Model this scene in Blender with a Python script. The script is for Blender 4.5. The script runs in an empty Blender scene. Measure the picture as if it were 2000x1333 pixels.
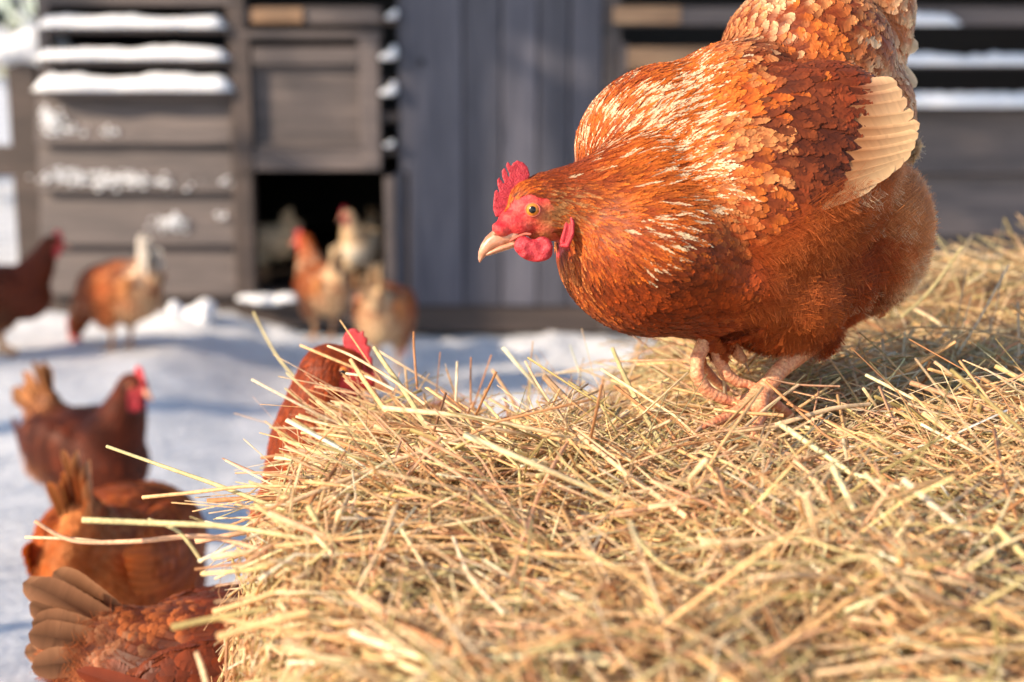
import bpy, bmesh, math, random
import numpy as np
from mathutils import Vector, Matrix, noise
from mathutils.bvhtree import BVHTree

random.seed(7)
rng = np.random.default_rng(11)
SC = bpy.context.scene
COL = SC.collection
R_ = math.radians

# ------------------------------------------------------------------ camera, sky, sun, exposure
PITCH = R_(10.5)
CAMLOC = np.array([0.0, 0.0, 1.0])
FOC = 2777.8                      # focal length in photograph pixels (50 mm on 36 mm, 2000 px)
cam_data = bpy.data.cameras.new('camera')
cam_data.lens = 50.0
cam_data.sensor_width = 36.0
cam_data.clip_start = 0.05
cam_data.clip_end = 600.0
cam_data.dof.use_dof = True
cam_data.dof.focus_distance = 1.15
cam_data.dof.aperture_fstop = 3.8
cam = bpy.data.objects.new('camera', cam_data)
COL.objects.link(cam)
cam.location = CAMLOC
cam.rotation_euler = (R_(90) - PITCH, R_(0.0), 0)
SC.camera = cam

SUN_EL, SUN_AZ = R_(28), R_(57)    # azimuth measured to the left of the direction behind the camera
to_sun = Vector((-math.sin(SUN_AZ) * math.cos(SUN_EL), -math.cos(SUN_AZ) * math.cos(SUN_EL), math.sin(SUN_EL)))
world = bpy.data.worlds.new('World')
SC.world = world
world.use_nodes = True
wn = world.node_tree.nodes
wl = world.node_tree.links
bg = wn['Background']
sky = wn.new('ShaderNodeTexSky')
sky.sky_type = 'NISHITA'
sky.sun_disc = False
sky.sun_elevation = SUN_EL
# Nishita: rotation 0 puts the sun at +Y, growing clockwise seen from above
sky.sun_rotation = math.atan2(to_sun.x, to_sun.y)
sky.air_density = 1.0
sky.dust_density = 1.0
sky.ozone_density = 0.35
wl.new(sky.outputs[0], bg.inputs[0])
bg.inputs[1].default_value = 0.145

sun_data = bpy.data.lights.new('sun', 'SUN')
sun_data.energy = 4.6
sun_data.angle = R_(0.53)
sun_data.color = (1.0, 0.81, 0.60)
sun = bpy.data.objects.new('sun', sun_data)
COL.objects.link(sun)
sun.rotation_euler = to_sun.to_track_quat('Z', 'Y').to_euler()

SC.view_settings.view_transform = 'Standard'
SC.view_settings.look = 'None'
SC.view_settings.gamma = 1.0
SC.view_settings.use_curve_mapping = False
SC.view_settings.exposure = 0.76
SC.cycles.use_denoising = True
SC.cycles.max_bounces = 8
SC.cycles.transparent_max_bounces = 8

FWD = np.array([0, math.cos(PITCH), -math.sin(PITCH)])
UP = np.array([0, math.sin(PITCH), math.cos(PITCH)])
RIGHT = np.array([1.0, 0, 0])


def P(px, py, d):
    """point seen at a photograph pixel, d metres down the view axis"""
    return CAMLOC + d * (RIGHT * (px - 1000) / FOC + UP * (666.5 - py) / FOC + FWD)


def W(px, py, Y):
    """point seen at a photograph pixel on the upright plane y = Y"""
    v = RIGHT * (px - 1000) / FOC + UP * (666.5 - py) / FOC + FWD
    return CAMLOC + v * (Y / v[1])


def proj(pts):
    q = np.asarray(pts) - CAMLOC
    d = q @ FWD
    return np.stack([1000 + FOC * (q @ RIGHT) / d, 666.5 - FOC * (q @ UP) / d, d], -1)


def sstep(a, b, x):
    t = np.clip((x - a) / (b - a), 0, 1)
    return t * t * (3 - 2 * t)


# ------------------------------------------------------------------ object helpers
def empty(name, loc, rz=0.0):
    o = bpy.data.objects.new(name, None)
    COL.objects.link(o)
    o.location = loc
    o.rotation_euler = (0, 0, rz)
    o.empty_display_size = 0.05
    return o


def tag(o, label=None, cat=None, group=None, kind=None):
    if label: o['label'] = label
    if cat: o['category'] = cat
    if group: o['group'] = group
    if kind: o['kind'] = kind
    return o


def link(name, me, mat=None, parent=None):
    o = bpy.data.objects.new(name, me)
    COL.objects.link(o)
    if mat is not None and len(me.materials) == 0:
        me.materials.append(mat)
    if parent is not None:
        o.parent = parent
    return o


def mesh_np(name, verts, faces, mat=None, parent=None, col=None, smooth=False, extra=None, matidx=None):
    """verts (N,3), faces (M,4) or (M,3) numpy; col (N,3) point colours"""
    me = bpy.data.meshes.new(name)
    verts = np.asarray(verts, dtype=np.float32)
    faces = np.asarray(faces, dtype=np.int32)
    k = faces.shape[1]
    me.vertices.add(len(verts))
    me.vertices.foreach_set('co', verts.ravel())
    me.loops.add(faces.size)
    me.loops.foreach_set('vertex_index', faces.ravel())
    me.polygons.add(len(faces))
    me.polygons.foreach_set('loop_start', np.arange(0, faces.size, k, dtype=np.int32))
    me.polygons.foreach_set('loop_total', np.full(len(faces), k, dtype=np.int32))
    me.update(calc_edges=True)
    if smooth:
        me.polygons.foreach_set('use_smooth', np.ones(len(faces), dtype=bool))
    if matidx is not None:
        me.polygons.foreach_set('material_index', np.asarray(matidx, dtype=np.int32))
    if col is not None:
        a = me.color_attributes.new('Col', 'FLOAT_COLOR', 'POINT')
        c4 = np.ones((len(verts), 4), dtype=np.float32)
        c4[:, :3] = col
        a.data.foreach_set('color', c4.ravel())
    if extra is not None:
        for nm, arr in extra.items():
            a = me.attributes.new(nm, 'FLOAT', 'POINT')
            a.data.foreach_set('value', np.asarray(arr, dtype=np.float32))
    return link(name, me, mat, parent)


def mesh_arrays(me):
    v = np.empty(len(me.vertices) * 3, dtype=np.float32)
    me.vertices.foreach_get('co', v)
    me.calc_loop_triangles()
    t = np.empty(len(me.loop_triangles) * 3, dtype=np.int32)
    me.loop_triangles.foreach_get('vertices', t)
    e = np.empty(len(me.edges) * 2, dtype=np.int32)
    me.edges.foreach_get('vertices', e)
    return v.reshape(-1, 3).astype(float), t.reshape(-1, 3), e.reshape(-1, 2)


def lap_smooth(v, e, iters, w=0.5, wt=None):
    n = len(v)
    deg = np.bincount(e.ravel(), minlength=n).astype(float)[:, None]
    for _ in range(iters):
        s = np.zeros_like(v)
        for k in range(3):
            s[:, k] = np.bincount(e[:, 0], v[e[:, 1], k], n) + np.bincount(e[:, 1], v[e[:, 0], k], n)
        d = (s / np.maximum(deg, 1) - v) * w
        if wt is not None:
            d *= wt[:, None]
        v = v + d
    return v


def organic(bm, voxel, iters=3, wtf=None):
    """union of overlapping closed shapes -> one continuous skin; returns mesh data"""
    me = bpy.data.meshes.new('tmp')
    bm.to_mesh(me)
    bm.free()
    o = bpy.data.objects.new('tmp', me)
    COL.objects.link(o)
    m = o.modifiers.new('r', 'REMESH')
    m.mode = 'VOXEL'
    m.voxel_size = voxel
    m.adaptivity = 0
    dg = bpy.context.evaluated_depsgraph_get()
    dg.update()
    me2 = bpy.data.meshes.new_from_object(o.evaluated_get(dg))
    bpy.data.objects.remove(o)
    bpy.data.meshes.remove(me)
    v, t, e = mesh_arrays(me2)
    wt = wtf(v) if wtf else None
    v = lap_smooth(v, e, iters, 0.5, wt)
    me2.vertices.foreach_set('co', v.astype(np.float32).ravel())
    me2.polygons.foreach_set('use_smooth', np.ones(len(me2.polygons), dtype=bool))
    me2.materials.clear()
    me2.update()
    return me2


def add_ell(bm, c, axes, radii, sub=3):
    """ellipsoid; axes three unit vectors"""
    M = Matrix(((axes[0][0] * radii[0], axes[1][0] * radii[1], axes[2][0] * radii[2], c[0]),
                (axes[0][1] * radii[0], axes[1][1] * radii[1], axes[2][1] * radii[2], c[1]),
                (axes[0][2] * radii[0], axes[1][2] * radii[1], axes[2][2] * radii[2], c[2]),
                (0, 0, 0, 1)))
    bmesh.ops.create_icosphere(bm, subdivisions=sub, radius=1.0, matrix=M)


ID3 = ((1, 0, 0), (0, 1, 0), (0, 0, 1))


def add_chain(bm, pts, sub=2, seg=0.45):
    """pts: list of (point, radius) -> overlapping spheres along the chain"""
    for (a, ra), (b, rb) in zip(pts[:-1], pts[1:]):
        a = np.asarray(a, float); b = np.asarray(b, float)
        L = np.linalg.norm(b - a)
        n = max(2, int(L / (seg * min(ra, rb))) + 1)
        for k in range(n + 1):
            t = k / n
            r = ra + (rb - ra) * t
            add_ell(bm, a + (b - a) * t, ID3, (r, r, r), sub)


def loft(name, centers, rads_a, rads_b, axa, axb, mat, parent, n=14, origin=(0, 0, 0)):
    """rings along centers; axa / axb in-ring axes (one for all or list)"""
    vs, fs = [], []
    m = len(centers)
    for i in range(m):
        A = np.asarray(axa[i] if np.ndim(axa) == 2 else axa, float)
        B = np.asarray(axb[i] if np.ndim(axb) == 2 else axb, float)
        for j in range(n):
            th = 2 * math.pi * j / n
            vs.append(np.asarray(centers[i]) + A * rads_a[i] * math.cos(th) + B * rads_b[i] * math.sin(th) - np.asarray(origin))
    for i in range(m - 1):
        for j in range(n):
            fs.append((i * n + j, i * n + (j + 1) % n, (i + 1) * n + (j + 1) % n, (i + 1) * n + j))
    me = bpy.data.meshes.new(name)
    me.from_pydata([tuple(v) for v in vs], [], fs + [tuple(range(n))[::-1], tuple((m - 1) * n + j for j in range(n))])
    me.polygons.foreach_set('use_smooth', [True] * len(me.polygons))
    me.update()
    return link(name, me, mat, parent)


def box_obj(name, x0, x1, y0, y1, z0, z1, mat, parent, bevel=0.004, shear=0.0, origin=(0, 0, 0), jit=0.0):
    """board with softened edges; shear pushes the top edge back (clapboards)"""
    bm = bmesh.new()
    bmesh.ops.create_cube(bm, size=1.0)
    for v in bm.verts:
        fx, fy, fz = v.co.x + .5, v.co.y + .5, v.co.z + .5
        v.co.x = x0 + (x1 - x0) * fx - origin[0]
        v.co.z = z0 + (z1 - z0) * fz - origin[2] + random.uniform(-jit, jit)
        v.co.y = y0 + (y1 - y0) * fy - origin[1] + shear * fz + random.uniform(-jit, jit) * .5
    if bevel > 0:
        bmesh.ops.bevel(bm, geom=bm.edges[:], offset=bevel, segments=1, affect='EDGES')
    me = bpy.data.meshes.new(name)
    bm.to_mesh(me)
    bm.free()
    return link(name, me, mat, parent)


# ------------------------------------------------------------------ materials
def new_mat(name):
    m = bpy.data.materials.new(name)
    m.use_nodes = True
    nt = m.node_tree
    return m, nt, nt.nodes['Principled BSDF'], nt.nodes, nt.links


def ramp(N, stops):
    r = N.new('ShaderNodeValToRGB')
    cr = r.color_ramp
    while len(cr.elements) < len(stops):
        cr.elements.new(0.5)
    for e, (p, c) in zip(cr.elements, stops):
        e.position = p
        e.color = (c[0], c[1], c[2], 1)
    return r


def noise_n(N, L, scale, detail=4, rough=.55, vec=None, dist=0):
    t = N.new('ShaderNodeTexNoise')
    t.inputs['Scale'].default_value = scale
    t.inputs['Detail'].default_value = detail
    t.inputs['Roughness'].default_value = rough
    t.inputs['Distortion'].default_value = dist
    if vec is not None:
        L.new(vec, t.inputs['Vector'])
    return t


def mapped(N, L, scale=(1, 1, 1), obj=True):
    tc = N.new('ShaderNodeTexCoord')
    mp = N.new('ShaderNodeMapping')
    mp.inputs['Scale'].default_value = scale
    L.new(tc.outputs['Object' if obj else 'Generated'], mp.inputs['Vector'])
    return mp.outputs[0]


def wood_mat(name, c_dark, c_mid, c_light, grain=(1.2, 14, 14)):
    m, nt, B, N, L = new_mat(name)
    vec = mapped(N, L, grain)
    oi = N.new('ShaderNodeObjectInfo')
    va = N.new('ShaderNodeVectorMath'); va.operation = 'ADD'
    L.new(vec, va.inputs[0]); L.new(oi.outputs['Random'], va.inputs[1])
    mult = N.new('ShaderNodeVectorMath'); mult.operation = 'SCALE'
    cmb = N.new('ShaderNodeCombineXYZ')
    for i in range(3):
        L.new(oi.outputs['Random'], cmb.inputs[i])
    L.new(cmb.outputs[0], mult.inputs[0]); mult.inputs['Scale'].default_value = 23
    L.new(mult.outputs[0], va.inputs[1])
    n1 = noise_n(N, L, 3.0, 8, .65, va.outputs[0], .4)
    n2 = noise_n(N, L, 1.1, 3, .5, va.outputs[0])
    r1 = ramp(N, [(.3, c_dark), (.52, c_mid), (.75, c_light)])
    L.new(n1.outputs['Fac'], r1.inputs[0])
    mx = N.new('ShaderNodeMixRGB'); mx.blend_type = 'MULTIPLY'; mx.inputs[0].default_value = .6
    r2 = ramp(N, [(.3, (.6, .6, .62)), (.7, (1.15, 1.12, 1.08))])
    L.new(n2.outputs['Fac'], r2.inputs[0])
    L.new(r1.outputs[0], mx.inputs[1]); L.new(r2.outputs[0], mx.inputs[2])
    hv = N.new('ShaderNodeHueSaturation')
    mr = N.new('ShaderNodeMapRange'); mr.inputs[3].default_value = .82; mr.inputs[4].default_value = 1.18
    L.new(oi.outputs['Random'], mr.inputs[0]); L.new(mr.outputs[0], hv.inputs['Value'])
    L.new(mx.outputs[0], hv.inputs['Color'])
    L.new(hv.outputs[0], B.inputs['Base Color'])
    B.inputs['Roughness'].default_value = .62
    bp = N.new('ShaderNodeBump'); bp.inputs['Strength'].default_value = .35; bp.inputs['Distance'].default_value = .003
    L.new(n1.outputs['Fac'], bp.inputs['Height']); L.new(bp.outputs[0], B.inputs['Normal'])
    return m


M = {}
M['siding'] = wood_mat('siding_paint', (.056, .047, .048), (.104, .084, .081), (.152, .122, .113))
M['door'] = wood_mat('door_paint', (.046, .047, .066), (.078, .078, .104), (.112, .11, .132), grain=(14, 14, 1.2))
M['lit_tan'] = wood_mat('sunlit_tan_wood', (.17, .095, .05), (.34, .2, .11), (.5, .32, .18))  # paler tan of sunlit coop boards, the sunlight put into the colour
M['dark_wood'] = wood_mat('dark_beam', (.035, .026, .024), (.06, .043, .038), (.09, .066, .058))
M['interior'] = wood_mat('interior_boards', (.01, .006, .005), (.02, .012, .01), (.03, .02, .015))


def snow_mat(name='snow', c0=(.74, .77, .83), c1=(.87, .88, .92), dirt=.5):
    m, nt, B, N, L = new_mat(name)
    vec = mapped(N, L, (1, 1, 1))
    n1 = noise_n(N, L, 6, 8, .6, vec)
    n2 = noise_n(N, L, 45, 5, .6, vec)
    n3 = noise_n(N, L, 19, 4, .55, vec)
    r = ramp(N, [(.35, c0), (.65, c1)])
    L.new(n1.outputs['Fac'], r.inputs[0])
    rd = ramp(N, [(.66, (0, 0, 0)), (.76, (1, 1, 1))])
    L.new(n3.outputs['Fac'], rd.inputs[0])
    mx = N.new('ShaderNodeMixRGB')
    fac = N.new('ShaderNodeMath'); fac.operation = 'MULTIPLY'; fac.inputs[1].default_value = dirt
    L.new(rd.outputs[0], fac.inputs[0]); L.new(fac.outputs[0], mx.inputs[0])
    L.new(r.outputs[0], mx.inputs[1]); mx.inputs[2].default_value = (.35, .28, .22, 1)
    L.new(mx.outputs[0], B.inputs['Base Color'])
    B.inputs['Roughness'].default_value = .7
    B.inputs['Specular IOR Level'].default_value = .3
    B.inputs['Subsurface Weight'].default_value = .25
    B.inputs['Subsurface Radius'].default_value = (.02, .024, .03)
    B.inputs['Subsurface Scale'].default_value = .4
    ad = N.new('ShaderNodeMath'); ad.operation = 'ADD'
    L.new(n1.outputs['Fac'], ad.inputs[0]); L.new(n2.outputs['Fac'], ad.inputs[1])
    bp = N.new('ShaderNodeBump'); bp.inputs['Strength'].default_value = .7; bp.inputs['Distance'].default_value = .02
    L.new(ad.outputs[0], bp.inputs['Height']); L.new(bp.outputs[0], B.inputs['Normal'])
    return m


M['snow'] = snow_mat()
M['trodden'] = snow_mat('trodden_snow', (.60, .62, .66), (.76, .77, .80), .7)


def attr_mat(name, rough, spec=.3, sheen=0.0, transl=0.0, nscale=0, nmix=.3, sss=0.0, bump=0.0, bscale=900):
    m, nt, B, N, L = new_mat(name)
    at = N.new('ShaderNodeAttribute'); at.attribute_name = 'Col'
    src = at.outputs['Color']
    if nscale:
        n = noise_n(N, L, nscale, 3, .6, mapped(N, L))
        r = ramp(N, [(.3, (1 - nmix,) * 3), (.7, (1 + nmix * .6,) * 3)])
        L.new(n.outputs['Fac'], r.inputs[0])
        mx = N.new('ShaderNodeMixRGB'); mx.blend_type = 'MULTIPLY'; mx.inputs[0].default_value = 1
        L.new(src, mx.inputs[1]); L.new(r.outputs[0], mx.inputs[2])
        src = mx.outputs[0]
    L.new(src, B.inputs['Base Color'])
    B.inputs['Roughness'].default_value = rough
    B.inputs['Specular IOR Level'].default_value = spec
    B.inputs['Sheen Weight'].default_value = sheen
    if sss:
        B.inputs['Subsurface Weight'].default_value = sss
        B.inputs['Subsurface Radius'].default_value = (.006, .002, .0015)
        B.inputs['Subsurface Scale'].default_value = .5
    if bump:
        nb = noise_n(N, L, bscale, 3, .6, mapped(N, L))
        bp = N.new('ShaderNodeBump'); bp.inputs['Strength'].default_value = bump; bp.inputs['Distance'].default_value = .001
        L.new(nb.outputs['Fac'], bp.inputs['Height']); L.new(bp.outputs[0], B.inputs['Normal'])
    if transl:
        tr = N.new('ShaderNodeBsdfTranslucent')
        L.new(src, tr.inputs['Color'])
        ms = N.new('ShaderNodeMixShader'); ms.inputs[0].default_value = transl
        out = N['Material Output']
        L.new(B.outputs[0], ms.inputs[1]); L.new(tr.outputs[0], ms.inputs[2]); L.new(ms.outputs[0], out.inputs['Surface'])
    return m


M['feather'] = attr_mat('feather', .5, .22, .03, .2)
M['hay'] = attr_mat('hay', .5, .4, 0, .25, 260, .3)
M['hay_base'] = attr_mat('hay_litter', .9, .1, 0, 0, 90, .5)
M['flesh'] = attr_mat('flesh', .45, .45, 0, 0, 500, .35, .3, .8, 700)


def skin_mat():
    """hen skin: red face, pink scaly legs with cross scales (attribute scale_u runs down each toe)"""
    m, nt, B, N, L = new_mat('skin')
    at = N.new('ShaderNodeAttribute'); at.attribute_name = 'Col'
    su = N.new('ShaderNodeAttribute'); su.attribute_name = 'scale_u'
    lg = N.new('ShaderNodeAttribute'); lg.attribute_name = 'leg'
    nz = noise_n(N, L, 300, 3, .6, mapped(N, L))
    a0 = N.new('ShaderNodeMath'); a0.operation = 'MULTIPLY_ADD'; a0.inputs[1].default_value = .0012
    L.new(nz.outputs['Fac'], a0.inputs[0]); L.new(su.outputs['Fac'], a0.inputs[2])
    mu = N.new('ShaderNodeMath'); mu.operation = 'MULTIPLY'; mu.inputs[1].default_value = 2 * math.pi / .0042
    L.new(a0.outputs[0], mu.inputs[0])
    sn = N.new('ShaderNodeMath'); sn.operation = 'SINE'
    L.new(mu.outputs[0], sn.inputs[0])
    r = ramp(N, [(0, (.88, .80, .76)), (.25, (.98, .97, .96)), (1, (1.04, 1.04, 1.04))])
    mr = N.new('ShaderNodeMapRange'); mr.inputs[1].default_value = -1; mr.inputs[2].default_value = 1
    L.new(sn.outputs[0], mr.inputs[0]); L.new(mr.outputs[0], r.inputs[0])
    mx = N.new('ShaderNodeMixRGB'); mx.blend_type = 'MULTIPLY'
    lgm = N.new('ShaderNodeMath'); lgm.operation = 'MULTIPLY'; lgm.inputs[1].default_value = .5
    L.new(lg.outputs['Fac'], lgm.inputs[0]); L.new(lgm.outputs[0], mx.inputs[0]); L.new(at.outputs['Color'], mx.inputs[1]); L.new(r.outputs[0], mx.inputs[2])
    n2 = noise_n(N, L, 420, 3, .65, mapped(N, L))
    r2 = ramp(N, [(.3, (.62, .45, .45)), (.7, (1.2, 1.5, 1.45))])
    L.new(n2.outputs['Fac'], r2.inputs[0])
    m2 = N.new('ShaderNodeMixRGB'); m2.blend_type = 'MULTIPLY'; m2.inputs[0].default_value = .8
    L.new(mx.outputs[0], m2.inputs[1]); L.new(r2.outputs[0], m2.inputs[2])
    L.new(m2.outputs[0], B.inputs['Base Color'])
    B.inputs['Roughness'].default_value = .5
    B.inputs['Specular IOR Level'].default_value = .35
    B.inputs['Subsurface Weight'].default_value = .15
    B.inputs['Subsurface Radius'].default_value = (.006, .002, .0015)
    B.inputs['Subsurface Scale'].default_value = .4
    ad = N.new('ShaderNodeMath'); ad.operation = 'MULTIPLY'
    L.new(mr.outputs[0], ad.inputs[0]); L.new(lg.outputs['Fac'], ad.inputs[1])
    ad2 = N.new('ShaderNodeMath'); ad2.operation = 'MULTIPLY_ADD'; ad2.inputs[1].default_value = .28
    L.new(ad.outputs[0], ad2.inputs[0]); L.new(n2.outputs['Fac'], ad2.inputs[2])
    bp = N.new('ShaderNodeBump'); bp.inputs['Strength'].default_value = .8; bp.inputs['Distance'].default_value = .0011
    L.new(ad2.outputs[0], bp.inputs['Height']); L.new(bp.outputs[0], B.inputs['Normal'])
    return m


M['skin'] = skin_mat()


def plain(name, c, rough=.5, spec=.4, coat=0, nscale=0, nmix=.2, metal=0, bump=0):
    m, nt, B, N, L = new_mat(name)
    B.inputs['Base Color'].default_value = (*c, 1)
    if nscale:
        n = noise_n(N, L, nscale, 4, .6, mapped(N, L))
        r = ramp(N, [(.3, tuple(x * (1 - nmix) for x in c)), (.7, tuple(min(1, x * (1 + nmix)) for x in c))])
        L.new(n.outputs['Fac'], r.inputs[0]); L.new(r.outputs[0], B.inputs['Base Color'])
        if bump:
            bp = N.new('ShaderNodeBump'); bp.inputs['Strength'].default_value = bump; bp.inputs['Distance'].default_value = .001
            L.new(n.outputs['Fac'], bp.inputs['Height']); L.new(bp.outputs[0], B.inputs['Normal'])
    B.inputs['Roughness'].default_value = rough
    B.inputs['Specular IOR Level'].default_value = spec
    B.inputs['Coat Weight'].default_value = coat
    B.inputs['Coat Roughness'].default_value = .03
    B.inputs['Metallic'].default_value = metal
    return m


def beak_mat():
    m, nt, B, N, L = new_mat('beak_horn')
    vec = mapped(N, L, (1, 1, 1))
    n = noise_n(N, L, 120, 4, .6, vec, .5)
    r = ramp(N, [(.3, (.38, .16, .08)), (.55, (.60, .29, .19)), (.75, (.72, .42, .30))])
    L.new(n.outputs['Fac'], r.inputs[0]); L.new(r.outputs[0], B.inputs['Base Color'])
    B.inputs['Roughness'].default_value = .3
    B.inputs['Subsurface Weight'].default_value = .2
    B.inputs['Subsurface Radius'].default_value = (.004, .002, .001)
    return m


M['beak'] = beak_mat()
def red_mat():
    m, nt, B, N, L = new_mat('comb_red')
    n = noise_n(N, L, 260, 4, .6, mapped(N, L))
    r = ramp(N, [(.3, (.34, .012, .02)), (.55, (.52, .03, .045)), (.76, (.62, .075, .08))])
    L.new(n.outputs['Fac'], r.inputs[0]); L.new(r.outputs[0], B.inputs['Base Color'])
    B.inputs['Roughness'].default_value = .5
    B.inputs['Subsurface Weight'].default_value = .3
    B.inputs['Subsurface Radius'].default_value = (.006, .0015, .001)
    B.inputs['Subsurface Scale'].default_value = .4
    n2 = noise_n(N, L, 650, 3, .6, mapped(N, L))
    bp = N.new('ShaderNodeBump'); bp.inputs['Strength'].default_value = .8; bp.inputs['Distance'].default_value = .0012
    L.new(n2.outputs['Fac'], bp.inputs['Height']); L.new(bp.outputs[0], B.inputs['Normal'])
    return m


M['red'] = red_mat()
M['iris'] = plain('iris', (.62, .2, .025), .35, .4, .25, 900, .4)
M['pupil'] = plain('pupil', (.006, .005, .005), .12, .4, .2)
M['eye_rim'] = plain('eye_rim', (.48, .12, .08), .5, .3, 0, 700, .25)
M['claw'] = plain('claw', (.45, .3, .2), .35, .4)
M['dark_metal'] = plain('dark_metal', (.05, .05, .055), .5, .5, 0, 80, .2, .7)
M['wire'] = plain('galvanised_wire', (.3, .3, .32), .5, .5, 0, 0, 0, .8)
M['bark'] = plain('bark', (.09, .065, .05), .85, .2, 0, 18, .5)
# ------------------------------------------------------------------ feathers: every barb is a strip of its own
RUST = (.35, .056, .009); ORANGE = (.62, .148, .018); DARK = (.105, .020, .006); CHEST = (.195, .032, .008)
CREAM = (.84, .62, .39); TAN = (.64, .26, .09); FLUFF = (.47, .125, .030); BUFF = (.74, .46, .25); BROWN = (.10, .028, .012)
WG1 = (.075, .016, .006); WG2 = (.17, .034, .010)
HACKLE, CONTOUR, DOWN, FLIGHT = 0, 1, 2, 3


def outline(kind, t):
    t = np.clip(t, 0, 1)
    if kind == HACKLE:
        return np.sin(np.pi * np.clip(.12 + .88 * t, 0, 1) ** .9) ** .8
    if kind == CONTOUR:
        return sstep(-.15, .3, t) * np.sqrt(np.clip(1 - (np.clip(t - .5, 0, 1) / .5) ** 2.4, 0, 1))
    if kind == DOWN:
        return .35 + .65 * np.sin(np.pi * t ** .8)
    return sstep(-.1, .12, t) * np.sqrt(np.clip(1 - (np.clip(t - .78, 0, 1) / .22) ** 2.2, 0, 1))


def template(kind, nb):
    fwd = {HACKLE: .30, CONTOUR: .26, DOWN: .45, FLIGHT: .12}[kind]
    fill = {HACKLE: .98, CONTOUR: 1.04, DOWN: .20, FLIGHT: 1.05}[kind]
    T, S, B = [], [], []
    for sg in (-1, 1):
        for i in range(nb):
            t0, t1 = i / nb, (i + fill) / nb
            e0 = t0 * (1 - fwd) + fwd
            e1 = {FLIGHT: min(1.0, t1 * (1 - fwd) + fwd), DOWN: e0 + .005, CONTOUR: min(1.0, e0 + .96 * (1 - fwd) / nb), HACKLE: min(1.0, e0 + .6 * (1 - fwd) / nb)}[kind]
            T += [t0, t1, e1, e0]
            S += [0, 0, sg * float(outline(kind, np.array(e1))), sg * float(outline(kind, np.array(e0)))]
            B += [len(B) // 4] * 4
    T = np.array(T); S = np.array(S); B = np.array(B)
    q = np.arange(len(T)).reshape(-1, 4)
    q[len(q) // 2:] = q[len(q) // 2:, ::-1]
    return T, S, B, q


def feather_geo(sp, nr, Wd, kind, nb, base, tip, lift=.1, bow=.35, lace=.0, var=.18, ragged=.1, shaft=.12):
    """sp (F,K+1,3) spines, nr (F,K+1,3) normals, Wd (F,) half widths -> verts, quads, colours"""
    F, K1 = sp.shape[:2]
    T, S, B, Q = template(kind, nb)
    V = len(T)
    tt = np.clip(T, 0, 1) * (K1 - 1)
    i0 = np.minimum(tt.astype(int), K1 - 2)
    f = (tt - i0)[None, :, None]
    p = sp[:, i0] * (1 - f) + sp[:, i0 + 1] * f
    n = nr[:, i0] * (1 - f) + nr[:, i0 + 1] * f
    n /= np.linalg.norm(n, axis=2, keepdims=True) + 1e-9
    d = sp[:, i0 + 1] - sp[:, i0]
    L = np.linalg.norm(sp[:, 1:] - sp[:, :-1], axis=2).sum(1)
    d /= np.linalg.norm(d, axis=2, keepdims=True) + 1e-9
    sd = np.cross(d, n)
    sd /= np.linalg.norm(sd, axis=2, keepdims=True) + 1e-9
    nbt = nb * 2
    rb = rng.normal(0, 1, (F, nbt))[:, B]
    rg = rng.normal(0, 1, (F, nbt))[:, B]
    isT = (np.abs(S) > 1e-6) | (T > .999)
    Sx = S[None, :] * (1 + ragged * rg)
    w = Wd[:, None]
    out = p + sd * (Sx * w)[:, :, None]
    zr = {HACKLE: .10, CONTOUR: .045, DOWN: .30, FLIGHT: .0}[kind]
    out += n * ((-bow * S[None, :] ** 2 * w + zr * w * rb * isT[None, :]) + (lift * L)[:, None] * np.clip(T, 0, 1)[None, :] ** 1.3)[:, :, None]
    out += d * (isT[None, :] * rg * {HACKLE: .015, CONTOUR: .006, DOWN: .05, FLIGHT: .0015}[kind] * L[:, None])[:, :, None]
    m = sstep({HACKLE: .45, CONTOUR: .66, DOWN: .4, FLIGHT: .38}[kind], 1.0, np.clip(T, 0, 1))[None, :] + lace * np.abs(S[None, :]) ** 2.5
    m = np.clip(m, 0, 1)[:, :, None]
    c = base[:, None, :] * (1 - m) + tip[:, None, :] * m
    c = c * (1 + var * rb * .6)[:, :, None]
    c = c * (1 - shaft * (np.abs(S) < .05)[None, :, None])
    c = np.clip(c, .003, .95)
    q = (Q[None] + (np.arange(F) * V)[:, None, None]).reshape(-1, 4)
    return out.reshape(-1, 3), q, c.reshape(-1, 3)


class Field:
    """control points: position, direction, length, half width, kind, base, tip, streak chance"""
    def __init__(s, rows, power=2.0, eps=1e-4):
        s.p = np.array([r[0] for r in rows], float)
        s.v = np.array([r[1] for r in rows], float)
        s.v /= np.linalg.norm(s.v, axis=1, keepdims=True)
        s.lw = np.array([(r[2], r[3]) for r in rows], float)
        s.kind = np.array([r[4] for r in rows])
        s.b = np.array([r[5] for r in rows], float)
        s.t = np.array([r[6] for r in rows], float)
        s.pr = np.array([r[7] for r in rows], float)
        s.power, s.eps = power, eps

    def w(s, q):
        d2 = ((q[:, None, :] - s.p[None]) ** 2).sum(2)
        w = 1 / (d2 + s.eps) ** s.power
        return w / w.sum(1, keepdims=True)


def near(bvh, pts):
    P_ = np.empty_like(pts); N_ = np.empty_like(pts)
    for i, p in enumerate(pts):
        l, n, _, _ = bvh.find_nearest(Vector(p))
        P_[i] = l; N_[i] = n
    return P_, N_


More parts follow.
